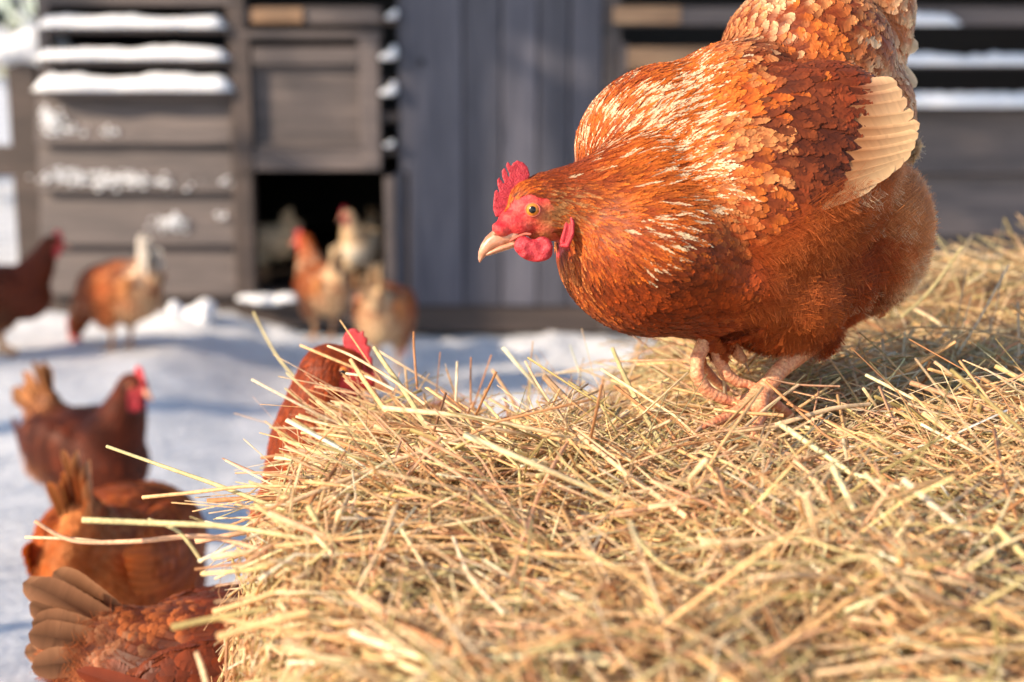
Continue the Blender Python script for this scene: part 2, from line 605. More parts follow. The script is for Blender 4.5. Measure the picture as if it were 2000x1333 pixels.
def plumage(v, tris, field, n_cand, spacing, mask=None, nbs=(7, 7, 12), dens=1.0, K=3, jcol=.02, size=1.0):
    """feathers rooted on the body skin; returns verts, quads, colours"""
    a, b, c = v[tris[:, 0]], v[tris[:, 1]], v[tris[:, 2]]
    ar = np.linalg.norm(np.cross(b - a, c - a), axis=1)
    ti = rng.choice(len(tris), n_cand, p=ar / ar.sum())
    r1 = np.sqrt(rng.random(n_cand))[:, None]; r2 = rng.random(n_cand)[:, None]
    pts = a[ti] * (1 - r1) + b[ti] * r1 * (1 - r2) + c[ti] * r1 * r2
    if mask is not None:
        pts = pts[mask(pts)]
    Wt = field.w(pts)
    lw = Wt @ field.lw
    # kind and colour come from a jittered lookup so that borders between regions interlock
    Wj = field.w(pts + rng.normal(0, jcol, pts.shape))
    best = Wj.argmax(1)
    kind = field.kind[best]
    cb = .5 * field.b[best] + .5 * (Wj @ field.b)
    ct = .5 * field.t[best] + .5 * (Wj @ field.t)
    pr = (Wt @ field.pr) * np.where(kind == CONTOUR, .12, 1.0)
    # dart throwing with a radius from the feather width
    rad = lw[:, 1] * spacing * np.array([1.0, 1.05, .8])[kind]
    fl = Wt @ field.v
    fl /= np.linalg.norm(fl, axis=1, keepdims=True) + 1e-9
    ani = np.array([1 / 3.2, 1 / 1.9, 1 / 1.5])[kind]
    cls = np.floor(np.log(rad / rad.min()) / math.log(1.5)).astype(int)
    keep = []
    for cl in range(cls.max() + 1):
        idx = np.nonzero(cls == cl)[0]
        if len(idx) == 0:
            continue
        cell = float((rad[idx] / ani[idx]).max())
        fx_ = fl[idx].tolist(); k2_ = (1 - ani[idx] ** 2).tolist()
        kx = np.floor(pts[idx] / cell).astype(int).tolist()
        pl_ = pts[idx].tolist(); r2_ = (rad[idx] ** 2).tolist()
        grid = {}
        for ii in range(len(idx)):
            x, y, z = kx[ii]
            pi = pl_[ii]; ri = r2_[ii]; fi = fx_[ii]; kk = k2_[ii]
            ok = True
            for dx in (-1, 0, 1):
                for dy in (-1, 0, 1):
                    for dz_ in (-1, 0, 1):
                        for e in grid.get((x + dx, y + dy, z + dz_), ()):
                            a0, a1, a2 = e[0] - pi[0], e[1] - pi[1], e[2] - pi[2]
                            if a0 * a0 + a1 * a1 + a2 * a2 - kk * (a0 * fi[0] + a1 * fi[1] + a2 * fi[2]) ** 2 < ri:
                                ok = False
                                break
                        if not ok: break
                    if not ok: break
                if not ok: break
            if ok:
                grid.setdefault((x, y, z), []).append(pi)
                keep.append(idx[ii])
    keep = np.array(keep)
    pts, lw, kind, cb, ct, pr = pts[keep], lw[keep], kind[keep], cb[keep], ct[keep], pr[keep]
    bvh = BVHTree.FromPolygons([Vector(x) for x in v], [tuple(map(int, t)) for t in tris])
    F = len(pts)
    L = lw[:, 0] * rng.uniform(.8, 1.2, F) * size
    Wd = lw[:, 1] * rng.uniform(.85, 1.15, F) * size
    cur, nn = near(bvh, pts)
    sp = [cur]; ns = [nn]
    tw = rng.normal(0, .16, F)
    for k in range(K):
        dv = field.w(cur) @ field.v
        dv += np.cross(nn, dv) * tw[:, None]
        dv -= nn * (dv * nn).sum(1, keepdims=True)
        dv /= np.linalg.norm(dv, axis=1, keepdims=True) + 1e-9
        nxt = cur + dv * (L / K)[:, None]
        q, n2 = near(bvh, nxt)
        # stay on the skin but do not wrap sharply round it
        nxt = q * .8 + nxt * .2
        nn = nn * .4 + n2 * .6
        nn /= np.linalg.norm(nn, axis=1, keepdims=True) + 1e-9
        sp.append(nxt); ns.append(nn)
        cur = nxt
    sp = np.stack(sp, 1); ns = np.stack(ns, 1)
    sp += ns * .0006
    clump = np.array([noise.noise(Vector(q_) * 55) for q_ in pts])
    streak = rng.random(F) < pr * np.clip(1.15 + 3.0 * clump, .15, 2.6)
    br = np.exp(rng.normal(0, .16, F))[:, None]
    cb = cb * br; ct = ct * br
    cb[streak] = np.array(CREAM) * .5 + cb[streak] * .5
    ct[streak] = np.array(CREAM) * rng.uniform(.85, 1.08, (streak.sum(), 1))
    out = []
    for k in (HACKLE, CONTOUR, DOWN):
        s = kind == k
        if not s.any():
            continue
        out.append(feather_geo(sp[s], ns[s], Wd[s] * (1.3 if k == DOWN else 1), k, nbs[k], cb[s], ct[s],
                               lift=(.05, .05, .24)[k], bow=(.2, .18, .1)[k], lace=(.10, .14, .4)[k],
                               var=(.26, .20, .25)[k], ragged=(.18, .05, .35)[k]))
    return join_geo(out)


def join_geo(parts):
    vs, qs, cs, off = [], [], [], 0
    for a, q, c in parts:
        vs.append(a); qs.append(q + off); cs.append(c); off += len(a)
    return np.concatenate(vs), np.concatenate(qs), np.concatenate(cs)


def one_feather(name, pts, nrm, half, base, tip, parent, origin, kind=FLIGHT, nb=26, lace=.5, bow=.3, shaft=.25, mat=None):
    sp = np.array(pts, float)[None]
    nr = np.array(nrm, float)
    nr = (np.repeat(nr[None], sp.shape[1], 0) if nr.ndim == 1 else nr)[None]
    g = feather_geo(sp, nr, np.array([half]), kind, nb, np.array([base], float), np.array([tip], float),
                    lift=0, bow=bow, lace=lace, var=.06, ragged=.012, shaft=shaft)
    return mesh_np(name, g[0] - np.asarray(origin), g[1], mat or M['feather'], parent, g[2])


def eye_parts(c, axis, r, parent, origin, rim=True, detail=True):
    """eyeball with iris and pupil facing along axis, and a fleshy eyelid ring"""
    axis = Vector(axis).normalized()
    q = axis.to_track_quat('Z', 'Y').to_matrix().to_4x4()
    bm = bmesh.new()
    bmesh.ops.create_uvsphere(bm, u_segments=24, v_segments=24, radius=r)
    me = bpy.data.meshes.new('eye')
    for f in bm.faces:
        z = f.calc_center_median().normalized().z
        f.material_index = 1 if z > .88 else (0 if z > .45 else 2)
        f.smooth = True
    bm.transform(Matrix.Translation(Vector(c) - Vector(origin)) @ q)
    bm.to_mesh(me); bm.free()
    me.materials.append(M['iris']); me.materials.append(M['pupil']); me.materials.append(M['eye_rim'])
    o = link('eye', me, None, parent)
    if rim:
        bm = bmesh.new()
        n, m_ = 28, 8
        rv = []
        for i in range(n):
            a = 2 * math.pi * i / n
            for j in range(m_):
                b = 2 * math.pi * j / m_
                rr = r * (.96 + .12 * math.cos(b))
                rv.append(bm.verts.new((rr * math.cos(a), rr * math.sin(a) * .92, r * (.44 + .12 * math.sin(b)))))
        for i in range(n):
            for j in range(m_):
                f = bm.faces.new((rv[i * m_ + j], rv[((i + 1) % n) * m_ + j], rv[((i + 1) % n) * m_ + (j + 1) % m_], rv[i * m_ + (j + 1) % m_]))
                f.smooth = True
        bm.transform(Matrix.Translation(Vector(c) - Vector(origin)) @ q)
        me = bpy.data.meshes.new('eyelid')
        bm.to_mesh(me); bm.free()
        link('eyelid', me, M['eye_rim'], o)
    return o


def comb_mesh(pts2, to3, thick, axis, voxel, origin):
    """pts2 outline; to3 maps it to 3D; axis thickness direction"""
    bm = bmesh.new()
    ax = Vector(axis).normalized()
    cen = np.mean(pts2, axis=0)
    front = [bm.verts.new(Vector(to3(*p)) + ax * thick * .5) for p in pts2]
    back = [bm.verts.new(Vector(to3(*p)) - ax * thick * .5) for p in pts2]
    n = len(pts2)
    f1 = bm.faces.new(front); f2 = bm.faces.new(back[::-1])
    for i in range(n):
        bm.faces.new((front[i], back[i], back[(i + 1) % n], front[(i + 1) % n]))
    bmesh.ops.triangulate(bm, faces=[f1, f2])
    bmesh.ops.recalc_face_normals(bm, faces=bm.faces[:])
    me = organic(bm, voxel, 2)
    v, t, e = mesh_arrays(me)
    v -= np.asarray(origin)
    me.vertices.foreach_set('co', v.astype(np.float32).ravel())
    me.update()
    return me


COMB = [(968, 424), (963, 408), (964, 392), (966, 375), (970, 371), (974, 382), (977, 380), (972, 362), (971, 352), (975, 347),
        (980, 356), (986, 369), (987, 362), (981, 345), (980, 334), (985, 329), (990, 340), (995, 351), (997, 344), (990, 329),
        (989, 320), (993, 316), (998, 326), (1001, 330), (1001, 320), (1010, 314), (1022, 318), (1031, 328), (1035, 342),
        (1031, 356), (1020, 368), (1010, 385), (1003, 408), (990, 422)]


def leg_attr(v, chains):
    """distance run along the toes and shanks, and closeness to them"""
    u = np.zeros(len(v)); w = np.zeros(len(v))
    best = np.full(len(v), 1e9)
    for ch in chains:
        s0 = 0
        for (a, ra), (b, rb) in zip(ch[:-1], ch[1:]):
            a = np.asarray(a, float); b = np.asarray(b, float)
            ab = b - a; L = np.linalg.norm(ab)
            t = np.clip(((v - a) @ ab) / L ** 2, 0, 1)
            d = np.linalg.norm(v - (a + t[:, None] * ab), axis=1) / (ra + (rb - ra) * t)
            s = d < best
            best[s] = d[s]; u[s] = s0 + t[s] * L
            s0 += L
    w = (best < 1.45).astype(float)
    return u, w


# ------------------------------------------------------------------ the big hen in front
def main_hen():
    dz = lambda px: 1.20 + (px - 1450) * .00022
    ORG = P(1480, 800, 1.19)
    root = empty('hen', ORG)
    tag(root, 'large rust and cream hen striding on top of the hay with one foot lifted', 'hen', 'brown laying hens in the snowy yard')
    bm = bmesh.new()
    axs = lambda ang: (RIGHT * math.cos(R_(ang)) - UP * math.sin(R_(ang)), RIGHT * math.sin(R_(ang)) + UP * math.cos(R_(ang)), FWD)

    def E(px, py, dd, a, b, c, ang=0, sub=4):
        d = dz(px) + dd
        add_ell(bm, P(px, py, d), axs(ang), (a * d / FOC, b * d / FOC, c), sub)

    E(1445, 400, 0, 320, 222, .100, -30)
    E(1272, 488, 0, 188, 168, .086, 10)
    E(1290, 285, .035, 172, 152, .068, -30)
    E(1400, 230, .02, 180, 128, .07, -35)
    E(1572, 126, .02, 170, 165, .072, -20)
    E(1670, 60, .03, 108, 190, .045, 12)
    E(1690, 230, .02, 92, 130, .055, 0)
    E(1662, 450, 0, 138, 158, .084, 0)
    E(1535, 570, -.010, 118, 112, .072, -35)
    E(1600, 528, -.004, 108, 108, .075, 0)
    E(1500, 490, -.008, 165, 105, .08, 0)
    E(1380, 560, 0, 190, 98, .078, -3)
    E(1525, 300, -.052, 235, 150, .044, -33)
    # neck and head
    for px, py, r, dd in ((1255, 385, 125, -.01), (1200, 398, 106, -.01), (1150, 402, 88, -.006), (1105, 402, 74, 0), (1070, 398, 61, 0)):
        d = dz(px) + dd
        rr = r * d / FOC
        add_ell(bm, P(px, py, d), axs(0), (rr, rr, rr * .92), 4)
    E(1040, 405, 0, 56, 56, .0185, 25)
    E(1005, 437, 0, 36, 26, .0105, 30)
    E(1062, 440, 0, 42, 34, .0175, 0)
    E(977, 449, 0, 20, 14, .0068, 35)
    # legs: near shank, three front toes and a hind toe; lifted foot with folded toes
    def ch(*pts):
        return [(P(px, py, d), r * (.88 if py > 655 else 1)) for px, py, d, r in pts]
    chains = [
        ch((1600, 640, 1.205, .017), (1565, 688, 1.20, .0105), (1525, 722, 1.19, .0088), (1487, 768, 1.18, .0092)),
        ch((1487, 768, 1.18, .0088), (1450, 800, 1.165, .007), (1405, 822, 1.15, .0052), (1372, 835, 1.14, .0036)),
        ch((1487, 768, 1.18, .0088), (1486, 812, 1.155, .0065), (1470, 850, 1.13, .0045)),
        ch((1487, 768, 1.18, .0085), (1455, 782, 1.205, .0065), (1420, 792, 1.23, .005)),
        ch((1487, 768, 1.18, .008), (1520, 795, 1.19, .006), (1545, 812, 1.20, .0045)),
        ch((1430, 610, 1.20, .016), (1398, 648, 1.185, .0105), (1383, 668, 1.175, .0088)),
        ch((1379, 664, 1.17, .0080), (1362, 700, 1.165, .0072), (1361, 732, 1.165, .0070), (1381, 764, 1.17, .0066), (1412, 780, 1.172, .0058), (1440, 789, 1.175, .0042)),
        ch((1393, 660, 1.178, .0080), (1403, 700, 1.178, .0070), (1418, 732, 1.18, .0066), (1443, 748, 1.183, .0055), (1468, 751, 1.185, .0040)),
        ch((1410, 655, 1.19, .0078), (1432, 680, 1.20, .0068), (1450, 702, 1.205, .0055)),
        ch((1365, 690, 1.20, .006), (1372, 715, 1.215, .0055), (1398, 745, 1.225, .0050), (1420, 760, 1.23, .0042)),
    ]
    for c in chains:
        add_chain(bm, c, 2, .35)
    leg_pts = np.array([p for c in chains for p, _ in c])

    def wt(v):
        q = proj(v)
        w = np.ones(len(v))
        near_leg = np.full(len(v), 9.0)
        for p in leg_pts:
            near_leg = np.minimum(near_leg, np.linalg.norm(v - p, axis=1))
        w[(near_leg < .03) & (q[:, 1] > 645)] = .04
        w[(q[:, 0] < 1090)] = .12
        return w
    me = organic(bm, .0019, 60, wt)
    v, tris, e = mesh_arrays(me)
    # skin colours
    q = proj(v)
    col = np.tile(np.array((.20, .05, .018)), (len(v), 1))
    u, lw_ = leg_attr(v, chains)
    face = q[:, 0] < 1118
    nz = np.array([noise.noise(Vector(p) * 130) + .6 * noise.noise(Vector(p) * 420) for p in v[face]])
    red = np.array((.60, .020, .030)); pale = np.array((.62, .13, .09)); gold = np.array((.5, .19, .06))
    mixv = np.clip(.35 + nz * .9, 0, 1)[:, None]
    fc = red * (1 - mixv * .6) + pale * mixv * .6
    gx = np.exp(-(((q[face, 0] - 1078) / 30) ** 2 + ((q[face, 1] - 425) / 26) ** 2))[:, None]
    gy = np.exp(-(((q[face, 0] - 1062) / 26) ** 2 + ((q[face, 1] - 462) / 10) ** 2))[:, None] * .6
    gz = np.clip(gx + gy, 0, .9)
    col[face] = fc * (1 - gz) + gold * gz
    lg = (lw_ > 0) & (q[:, 1] > 640)
    mott = np.array([noise.noise(Vector(p) * 160) for p in v[lg]])
    pinkA = np.array((.78, .40, .23)); pinkB = np.array((.66, .22, .115))
    k = np.clip(.45 + mott * .8 + (q[lg, 1] - 740) / 260, 0, 1)[:, None]
    col[lg] = pinkA * (1 - k) + pinkB * k
    fi = np.nonzero(face)[0]
    v[fi] += (-FWD * .8 + UP * .3)[None] * (nz * .0006)[:, None]
    v0 = v - ORG
    me.vertices.foreach_set('co', v0.astype(np.float32).ravel())
    a = me.color_attributes.new('Col', 'FLOAT_COLOR', 'POINT')
    c4 = np.ones((len(v), 4), np.float32); c4[:, :3] = col
    a.data.foreach_set('color', c4.ravel())
    for nm, arr in (('scale_u', u), ('leg', lg.astype(float))):
        at = me.attributes.new(nm, 'FLOAT', 'POINT'); at.data.foreach_set('value', arr.astype(np.float32))
    me.update()
    body = link('body', me, M['skin'], root)

    bvh = BVHTree.FromPolygons([Vector(x) for x in v], [tuple(map(int, t)) for t in tris])

    def hit(px, py, off=0.0):
        d = (P(px, py, 1.0) - CAMLOC); d /= np.linalg.norm(d)
        l, n, _, _ = bvh.ray_cast(Vector(CAMLOC), Vector(d))
        if l is None:
            return None, None
        return np.array(l) + np.array(n) * off, np.array(n)

    # control rows: px, py, screen angle, length mm, half width mm, kind, base, tip, streak chance
    rows = [
        (1010, 378, -45, 8, 1.0, HACKLE, RUST, ORANGE, 0), (1045, 350, -15, 9, 1.1, HACKLE, CHEST, RUST, 0),
        (995, 400, -80, 6, .9, HACKLE, ORANGE, ORANGE, 0),
        (1085, 335, 0, 12, 1.3, HACKLE, CHEST, RUST, 0), (1060, 375, 5, 8, 1.0, HACKLE, DARK, RUST, 0),
        (1095, 405, 10, 7, 1.1, HACKLE, (.3, .13, .05), (.5, .25, .09), 0),
        (1120, 345, 0, 19, 1.7, HACKLE, CHEST, RUST, .0), (1130, 395, 12, 18, 1.6, HACKLE, CHEST, ORANGE, 0),
        (1125, 450, 30, 15, 1.5, HACKLE, RUST, ORANGE, 0), (1105, 500, 70, 15, 1.6, HACKLE, RUST, (.75, .28, .08), 0),
        (1180, 335, -18, 31, 1.7, HACKLE, RUST, ORANGE, .08), (1180, 400, 10, 31, 1.7, HACKLE, CHEST, ORANGE, 0),
        (1165, 470, 42, 25, 1.8, HACKLE, CHEST, RUST, 0), (1140, 550, 70, 24, 2.4, HACKLE, DARK, CHEST, 0),
        (1220, 260, -42, 33, 1.9, HACKLE, RUST, ORANGE, .32), (1150, 240, -58, 24, 1.9, HACKLE, RUST, ORANGE, .22),
        (1180, 195, -48, 28, 2.0, HACKLE, CHEST, RUST, .06), (1135, 285, -50, 24, 1.9, HACKLE, RUST, ORANGE, .45),
        (1250, 150, -32, 31, 2.3, HACKLE, CHEST, ORANGE, .05), (1330, 170, -36, 36, 2.2, HACKLE, RUST, ORANGE, .25),
        (1300, 240, -38, 38, 2.0, HACKLE, RUST, ORANGE, .36), (1380, 160, -32, 34.16, 3.4, CONTOUR, RUST, TAN, .12),
        (1240, 320, -30, 38, 1.8, HACKLE, RUST, ORANGE, .2), (1260, 380, -10, 36, 1.8, HACKLE, CHEST, ORANGE, .04),
        (1310, 345, -24, 40, 2.6, HACKLE, RUST, ORANGE, .55), (1345, 375, -14, 36, 3.0, HACKLE, RUST, TAN, .2),
        (1230, 430, 14, 36, 1.8, HACKLE, CHEST, RUST, .05), (1270, 445, 14, 34, 2.2, HACKLE, RUST, ORANGE, .25),
        (1230, 475, 34, 36, 1.9, HACKLE, CHEST, ORANGE, .10),
        (1210, 530, 50, 26, 2.6, HACKLE, DARK, CHEST, .0), (1290, 500, 25, 31.72, 3.825, CONTOUR, DARK, CHEST, 0),
        (1085, 545, 80, 20, 4.0, HACKLE, RUST, ORANGE, 0), (1110, 600, 62, 26.84, 4.25, CONTOUR, RUST, ORANGE, 0),
        (1175, 640, 35, 29.28, 5.1, CONTOUR, CHEST, RUST, 0), (1180, 580, 55, 29.28, 4.675, CONTOUR, CHEST, RUST, 0),
        (1260, 590, 30, 31.72, 5.95, CONTOUR, CHEST, RUST, 0), (1350, 620, 5, 31.72, 5.95, CONTOUR, CHEST, RUST, 0),
        (1350, 530, 20, 31.72, 5.525, CONTOUR, CHEST, RUST, 0), (1380, 440, 5, 31.72, 5.1, CONTOUR, RUST, FLUFF, 0),
        (1450, 480, 8, 34.16, 5.525, CONTOUR, CHEST, RUST, 0), (1450, 560, 12, 34.16, 5.95, CONTOUR, CHEST, RUST, 0),
        (1520, 500, 15, 28, 6.5, DOWN, RUST, FLUFF, 0), (1420, 630, 10, 29.28, 5.1, CONTOUR, RUST, FLUFF, 0),
        (1500, 600, 30, 26, 6, DOWN, RUST, FLUFF, 0), (1500, 655, 165, 24, 5, DOWN, CHEST, RUST, 0),
        (1560, 660, 110, 22, 5, DOWN, RUST, FLUFF, 0), (1600, 600, 50, 26, 6, DOWN, RUST, FLUFF, 0),
        (1590, 460, 12, 28, 6, DOWN, RUST, FLUFF, 0), (1660, 600, 70, 26, 6, DOWN, CHEST, RUST, 0),
        (1660, 500, 15, 28, 6, DOWN, CHEST, RUST, 0), (1650, 410, -12, 28, 6, DOWN, RUST, FLUFF, .04),
        (1730, 400, -8, 26, 6, DOWN, FLUFF, TAN, .1), (1815, 380, -20, 30, 6, DOWN, CREAM, (.9, .76, .58), .5),  # cream rump rim, its tips coloured paler to look backlit
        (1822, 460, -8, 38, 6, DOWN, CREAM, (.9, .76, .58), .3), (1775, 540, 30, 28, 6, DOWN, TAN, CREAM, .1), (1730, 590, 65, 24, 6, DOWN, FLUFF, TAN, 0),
        (1760, 330, -25, 26, 6, DOWN, FLUFF, TAN, .1), (1770, 450, 0, 28, 6, DOWN, FLUFF, TAN, .03),
        # wing and shoulder
        (1390, 210, -18, 38.064, 5.185, CONTOUR, RUST, ORANGE, .0), (1400, 290, -10, 40.992, 5.185, CONTOUR, CHEST, TAN, .0),
        (1410, 350, 0, 40.992, 5.185, CONTOUR, CHEST, ORANGE, .0), (1440, 140, -25, 38.064, 5.7035, CONTOUR, WG2, CHEST, .05),
        (1490, 160, 0, 40.992, 6.222, CONTOUR, WG1, WG2, 0), (1560, 160, 8, 40.992, 6.222, CONTOUR, WG2, CHEST, 0),
        (1620, 130, 10, 40.992, 6.222, CONTOUR, WG1, WG2, 0),
        (1460, 260, 12, 40.992, 6.222, CONTOUR, WG1, WG2, 0), (1540, 250, 20, 40.992, 6.222, CONTOUR, WG1, WG2, 0),
        (1620, 230, 28, 40.992, 6.222, CONTOUR, WG1, WG2, 0), (1668, 205, 30, 38.064, 6.222, CONTOUR, WG2, RUST, 0),
        (1460, 350, 18, 40.992, 6.222, CONTOUR, WG2, CHEST, 0), (1540, 340, 28, 40.992, 6.222, CONTOUR, WG1, WG2, 0),
        (1610, 320, 30, 38.064, 5.7035, CONTOUR, WG1, CHEST, 0), (1500, 400, 15, 40.992, 6.222, CONTOUR, WG2, CHEST, 0),
        (1570, 400, 10, 35.136, 5.7035, CONTOUR, RUST, ORANGE, 0),
        (1690, 130, 40, 36, 6.71, CONTOUR, TAN, BUFF, .5), (1722, 170, 45, 36, 6.71, CONTOUR, BUFF, CREAM, .5), (1660, 100, 25, 33.6, 6.71, CONTOUR, FLUFF, BUFF, .3),
        # saddle and tail
        (1420, 80, -35, 32.208, 5.7035, CONTOUR, CHEST, TAN, .0), (1480, 50, -32, 32.208, 6.222, CONTOUR, CHEST, BUFF, .0),
        (1530, 90, -15, 32.208, 6.222, CONTOUR, CHEST, ORANGE, .0), (1540, 20, -30, 32.208, 6.7405, CONTOUR, CHEST, TAN, .0),
        (1610, 60, 0, 35.136, 7.259, CONTOUR, CHEST, FLUFF, 0), (1620, 0, -20, 35.136, 7.259, CONTOUR, CHEST, TAN, 0),
        (1680, 60, 20, 35.136, 7.7775, CONTOUR, CHEST, FLUFF, 0), (1690, 130, 40, 35.136, 7.7775, CONTOUR, CHEST, FLUFF, 0),
        (1745, 30, 30, 38.064, 7.7775, CONTOUR, FLUFF, BUFF, .1), (1770, 110, 65, 38.064, 7.7775, CONTOUR, TAN, CREAM, .2),
        (1775, 200, 75, 38.064, 7.7775, CONTOUR, BUFF, CREAM, .4), (1738, 160, 55, 35.136, 7.259, CONTOUR, RUST, TAN, 0),
    ]
    frows = []
    for px, py, ang, ln, wd, kd, cb, ct, pr in rows:
        h, n = hit(px, py)
        if h is None:
            h = P(px, py, dz(px))
        vec = RIGHT * math.cos(R_(ang)) - UP * math.sin(R_(ang))
        frows.append((h, vec, ln * .001, wd * .001, kd, cb, ct, pr))
        # the hidden side gets the same plumage, mirrored in depth
        h2 = h + FWD * (2 * (dz(px) - (h - CAMLOC) @ FWD) + .02)
        if h2 @ FWD > h @ FWD + .03:
            frows.append((h2, vec, ln * .001, wd * .001 * 1.2, kd, cb, ct, pr * .5))
    fld = Field(frows, 2.2, 6e-5)

    poly = [(930, 530), (935, 420), (972, 405), (985, 418), (1000, 398), (1018, 388), (1040, 382), (1066, 388), (1072, 400), (1076, 455), (1098, 470), (1108, 440), (1114, 440), (1110, 478), (1085, 502)]

    def inpoly(x, y, poly=poly):
        ins = np.zeros(len(x), bool)
        j = len(poly) - 1
        for i in range(len(poly)):
            xi, yi = poly[i]; xj, yj = poly[j]
            c = ((yi > y) != (yj > y)) & (x < (xj - xi) * (y - yi) / (yj - yi) + xi)
            ins ^= c
            j = i
        return ins

    wpoly = [(1700, 200), (1755, 180), (1830, 240), (1800, 310), (1745, 340), (1560, 452), (1552, 444), (1575, 416), (1600, 380), (1616, 326), (1626, 272), (1655, 232)]

    def mask(p):
        qq = proj(p)
        bad = inpoly(qq[:, 0], qq[:, 1])
        jx = rng.normal(0, 9, (2, len(p)))
        bad |= inpoly(qq[:, 0] + jx[0], qq[:, 1] + jx[1], wpoly) & (qq[:, 2] < 1.265)
        uu, ww = leg_attr(p, chains)
        bad |= (ww > 0) & (qq[:, 1] > 662)
        bad |= (qq[:, 0] < 985)
        return ~bad
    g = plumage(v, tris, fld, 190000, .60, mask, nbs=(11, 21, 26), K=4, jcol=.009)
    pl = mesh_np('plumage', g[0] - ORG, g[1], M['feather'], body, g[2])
    tag(pl, kind='stuff')

    # pale flight feathers of the folded wing, each one a part
    tips = [(1752, 160), (1762, 176), (1772, 194), (1785, 218), (1797, 241), (1794, 260), (1789, 277), (1780, 294), (1766, 308), (1748, 320), (1715, 342)]
    roots = [(1610, 160), (1605, 180), (1600, 200), (1600, 222), (1598, 246), (1594, 270), (1588, 294), (1578, 318), (1566, 344), (1552, 372), (1535, 402)]
    for i, (tp, rt) in enumerate(zip(tips, roots)):
        pts, last = [], None
        for k in range(6):
            f = k / 5
            x = rt[0] + (tp[0] - rt[0]) * f
            y = rt[1] + (tp[1] - rt[1]) * f + 10 * math.sin(math.pi * f)
            h, n = hit(x, y)
            d = (h - CAMLOC) @ FWD if h is not None else None
            if d is None or d > 1.26:
                d = last + .006
            last = d
            pts.append((x, y, d))
        ds = [p[2] for p in pts]
        for k in range(1, 6):
            ds[k] = min(ds[k], ds[k - 1] + .007)
        off = .0003 * (len(tips) - i)
        P3 = [P(x, y, d + .0045 - (off + .0115) * (k / 5) ** .72) for k, ((x, y, _), d) in enumerate(zip(pts, ds))]
        nrm = -FWD * .9 + UP * .35 + RIGHT * .1
        one_feather('flight_feather', P3, nrm, (.0085 if i > 2 else .010), (.44, .17, .06) if i > 1 else RUST, (.76, .49, .26) if i > 2 else BUFF,
                    root, ORG, nb=34, lace=.30, bow=.42, shaft=.3)
    # tail feathers rising out at the top right
    for i, (tp, rt, wd) in enumerate([((1765, -150), (1650, 60), 26), ((1800, -60), (1670, 80), 26), ((1790, 20), (1670, 60), 24), ((1794, 95), (1690, 70), 22), ((1790, 170), (1705, 100), 20), ((1783, 245), (1715, 150), 18),
                                      ((1690, -170), (1620, 50), 26), ((1610, -150), (1580, 40), 24)]):
        P3 = [P(rt[0] + (tp[0] - rt[0]) * k / 5, rt[1] + (tp[1] - rt[1]) * k / 5 - 12 * math.sin(math.pi * k / 5), 1.245 + .01 * i * .5 + .01 * k / 5) for k in range(6)]
        one_feather('tail_feather', P3, -FWD + UP * .2 + RIGHT * .3, wd * 1.25 / FOC, TAN if i % 2 else RUST, CREAM if i < 6 else TAN, root, ORG, nb=30, lace=.7)

    # comb, wattles, ear lobe
    dh = dz(1010)
    me = comb_mesh(COMB, lambda x, y: P(x, y, dh + (x - 1000) * .0001), .0046, FWD, .00075, ORG)
    link('comb', me, M['red'], root)
    for s, nm in ((-1, 'wattle'), (1, 'wattle')):
        bm = bmesh.new()
        dd = dh + .004 + s * .0125
        add_ell(bm, P(1044, 490, dd), axs(8), (36 * dh / FOC, 22 * dh / FOC, .0042), 4)
        add_ell(bm, P(1022, 480, dd), axs(30), (18 * dh / FOC, 19 * dh / FOC, .0045), 4)
        add_ell(bm, P(1060, 484, dd), axs(-10), (20 * dh / FOC, 22 * dh / FOC, .0045), 4)
        me = organic(bm, .0009, 3)
        vv, _, _ = mesh_arrays(me)
        for i in range(len(vv)):
            vv[i] += FWD * .0022 * noise.noise(Vector(vv[i]) * 150) - ORG
        me.vertices.foreach_set('co', vv.astype(np.float32).ravel()); me.update()
        link(nm, me, M['red'], root)
    h, n = hit(1108, 440)
    de = (h - CAMLOC) @ FWD - .003
    bm = bmesh.new()
    add_chain(bm, [(P(1112, 412, de + .001), .0010), (P(1119, 438, de), .0017), (P(1117, 460, de), .0019), (P(1108, 480, de + .0), .0022), (P(1098, 480, de + .001), .0020)], 2, .4)
    add_chain(bm, [(P(1108, 420, de + .002), .0010), (P(1104, 448, de + .002), .0015), (P(1097, 472, de + .002), .0018)], 2, .4)
    add_ell(bm, P(1108, 452, de + .0028), axs(14), (8 * dh / FOC, 27 * dh / FOC, .0014), 3)
    me = organic(bm, .0007, 2)
    vv, _, _ = mesh_arrays(me)
    vv -= ORG
    me.vertices.foreach_set('co', vv.astype(np.float32).ravel()); me.update()
    link('ear_lobe', me, M['red'], root)
    # beak: upper and lower halves lofted from the face to the hooked tip
    s = dh / FOC
    up = [(1012, 462, 10, .0085), (998, 461, 14, .0080), (983, 462, 17, .0072), (970, 466, 17.5, .0064), (958, 475, 15, .0054), (949, 485, 12, .0042), (942, 496, 8.5, .003), (938, 506, 4.5, .0016), (937, 513, 1.2, .0006)]
    ctr = [P(x, y, dh) for x, y, _, _ in up]
    dirs = [np.array(ctr[min(i + 1, len(ctr) - 1)]) - np.array(ctr[max(i - 1, 0)]) for i in range(len(ctr))]
    axa = []
    for d_ in dirs:
        a_ = np.cross(d_, FWD); axa.append(a_ / np.linalg.norm(a_))
    bk = loft('beak', ctr, [u_[2] * s for u_ in up], [u_[3] for u_ in up], axa, [FWD] * len(up), M['beak'], root, 18, ORG)
    lo = [(1028, 470, 5, .0075), (1008, 476, 7, .007), (990, 482, 7, .006), (972, 488, 6.5, .0048), (958, 494, 5, .0034), (949, 498, 3, .002), (945, 500, 1, .0006)]
    ctr = [P(x, y, dh) for x, y, _, _ in lo]
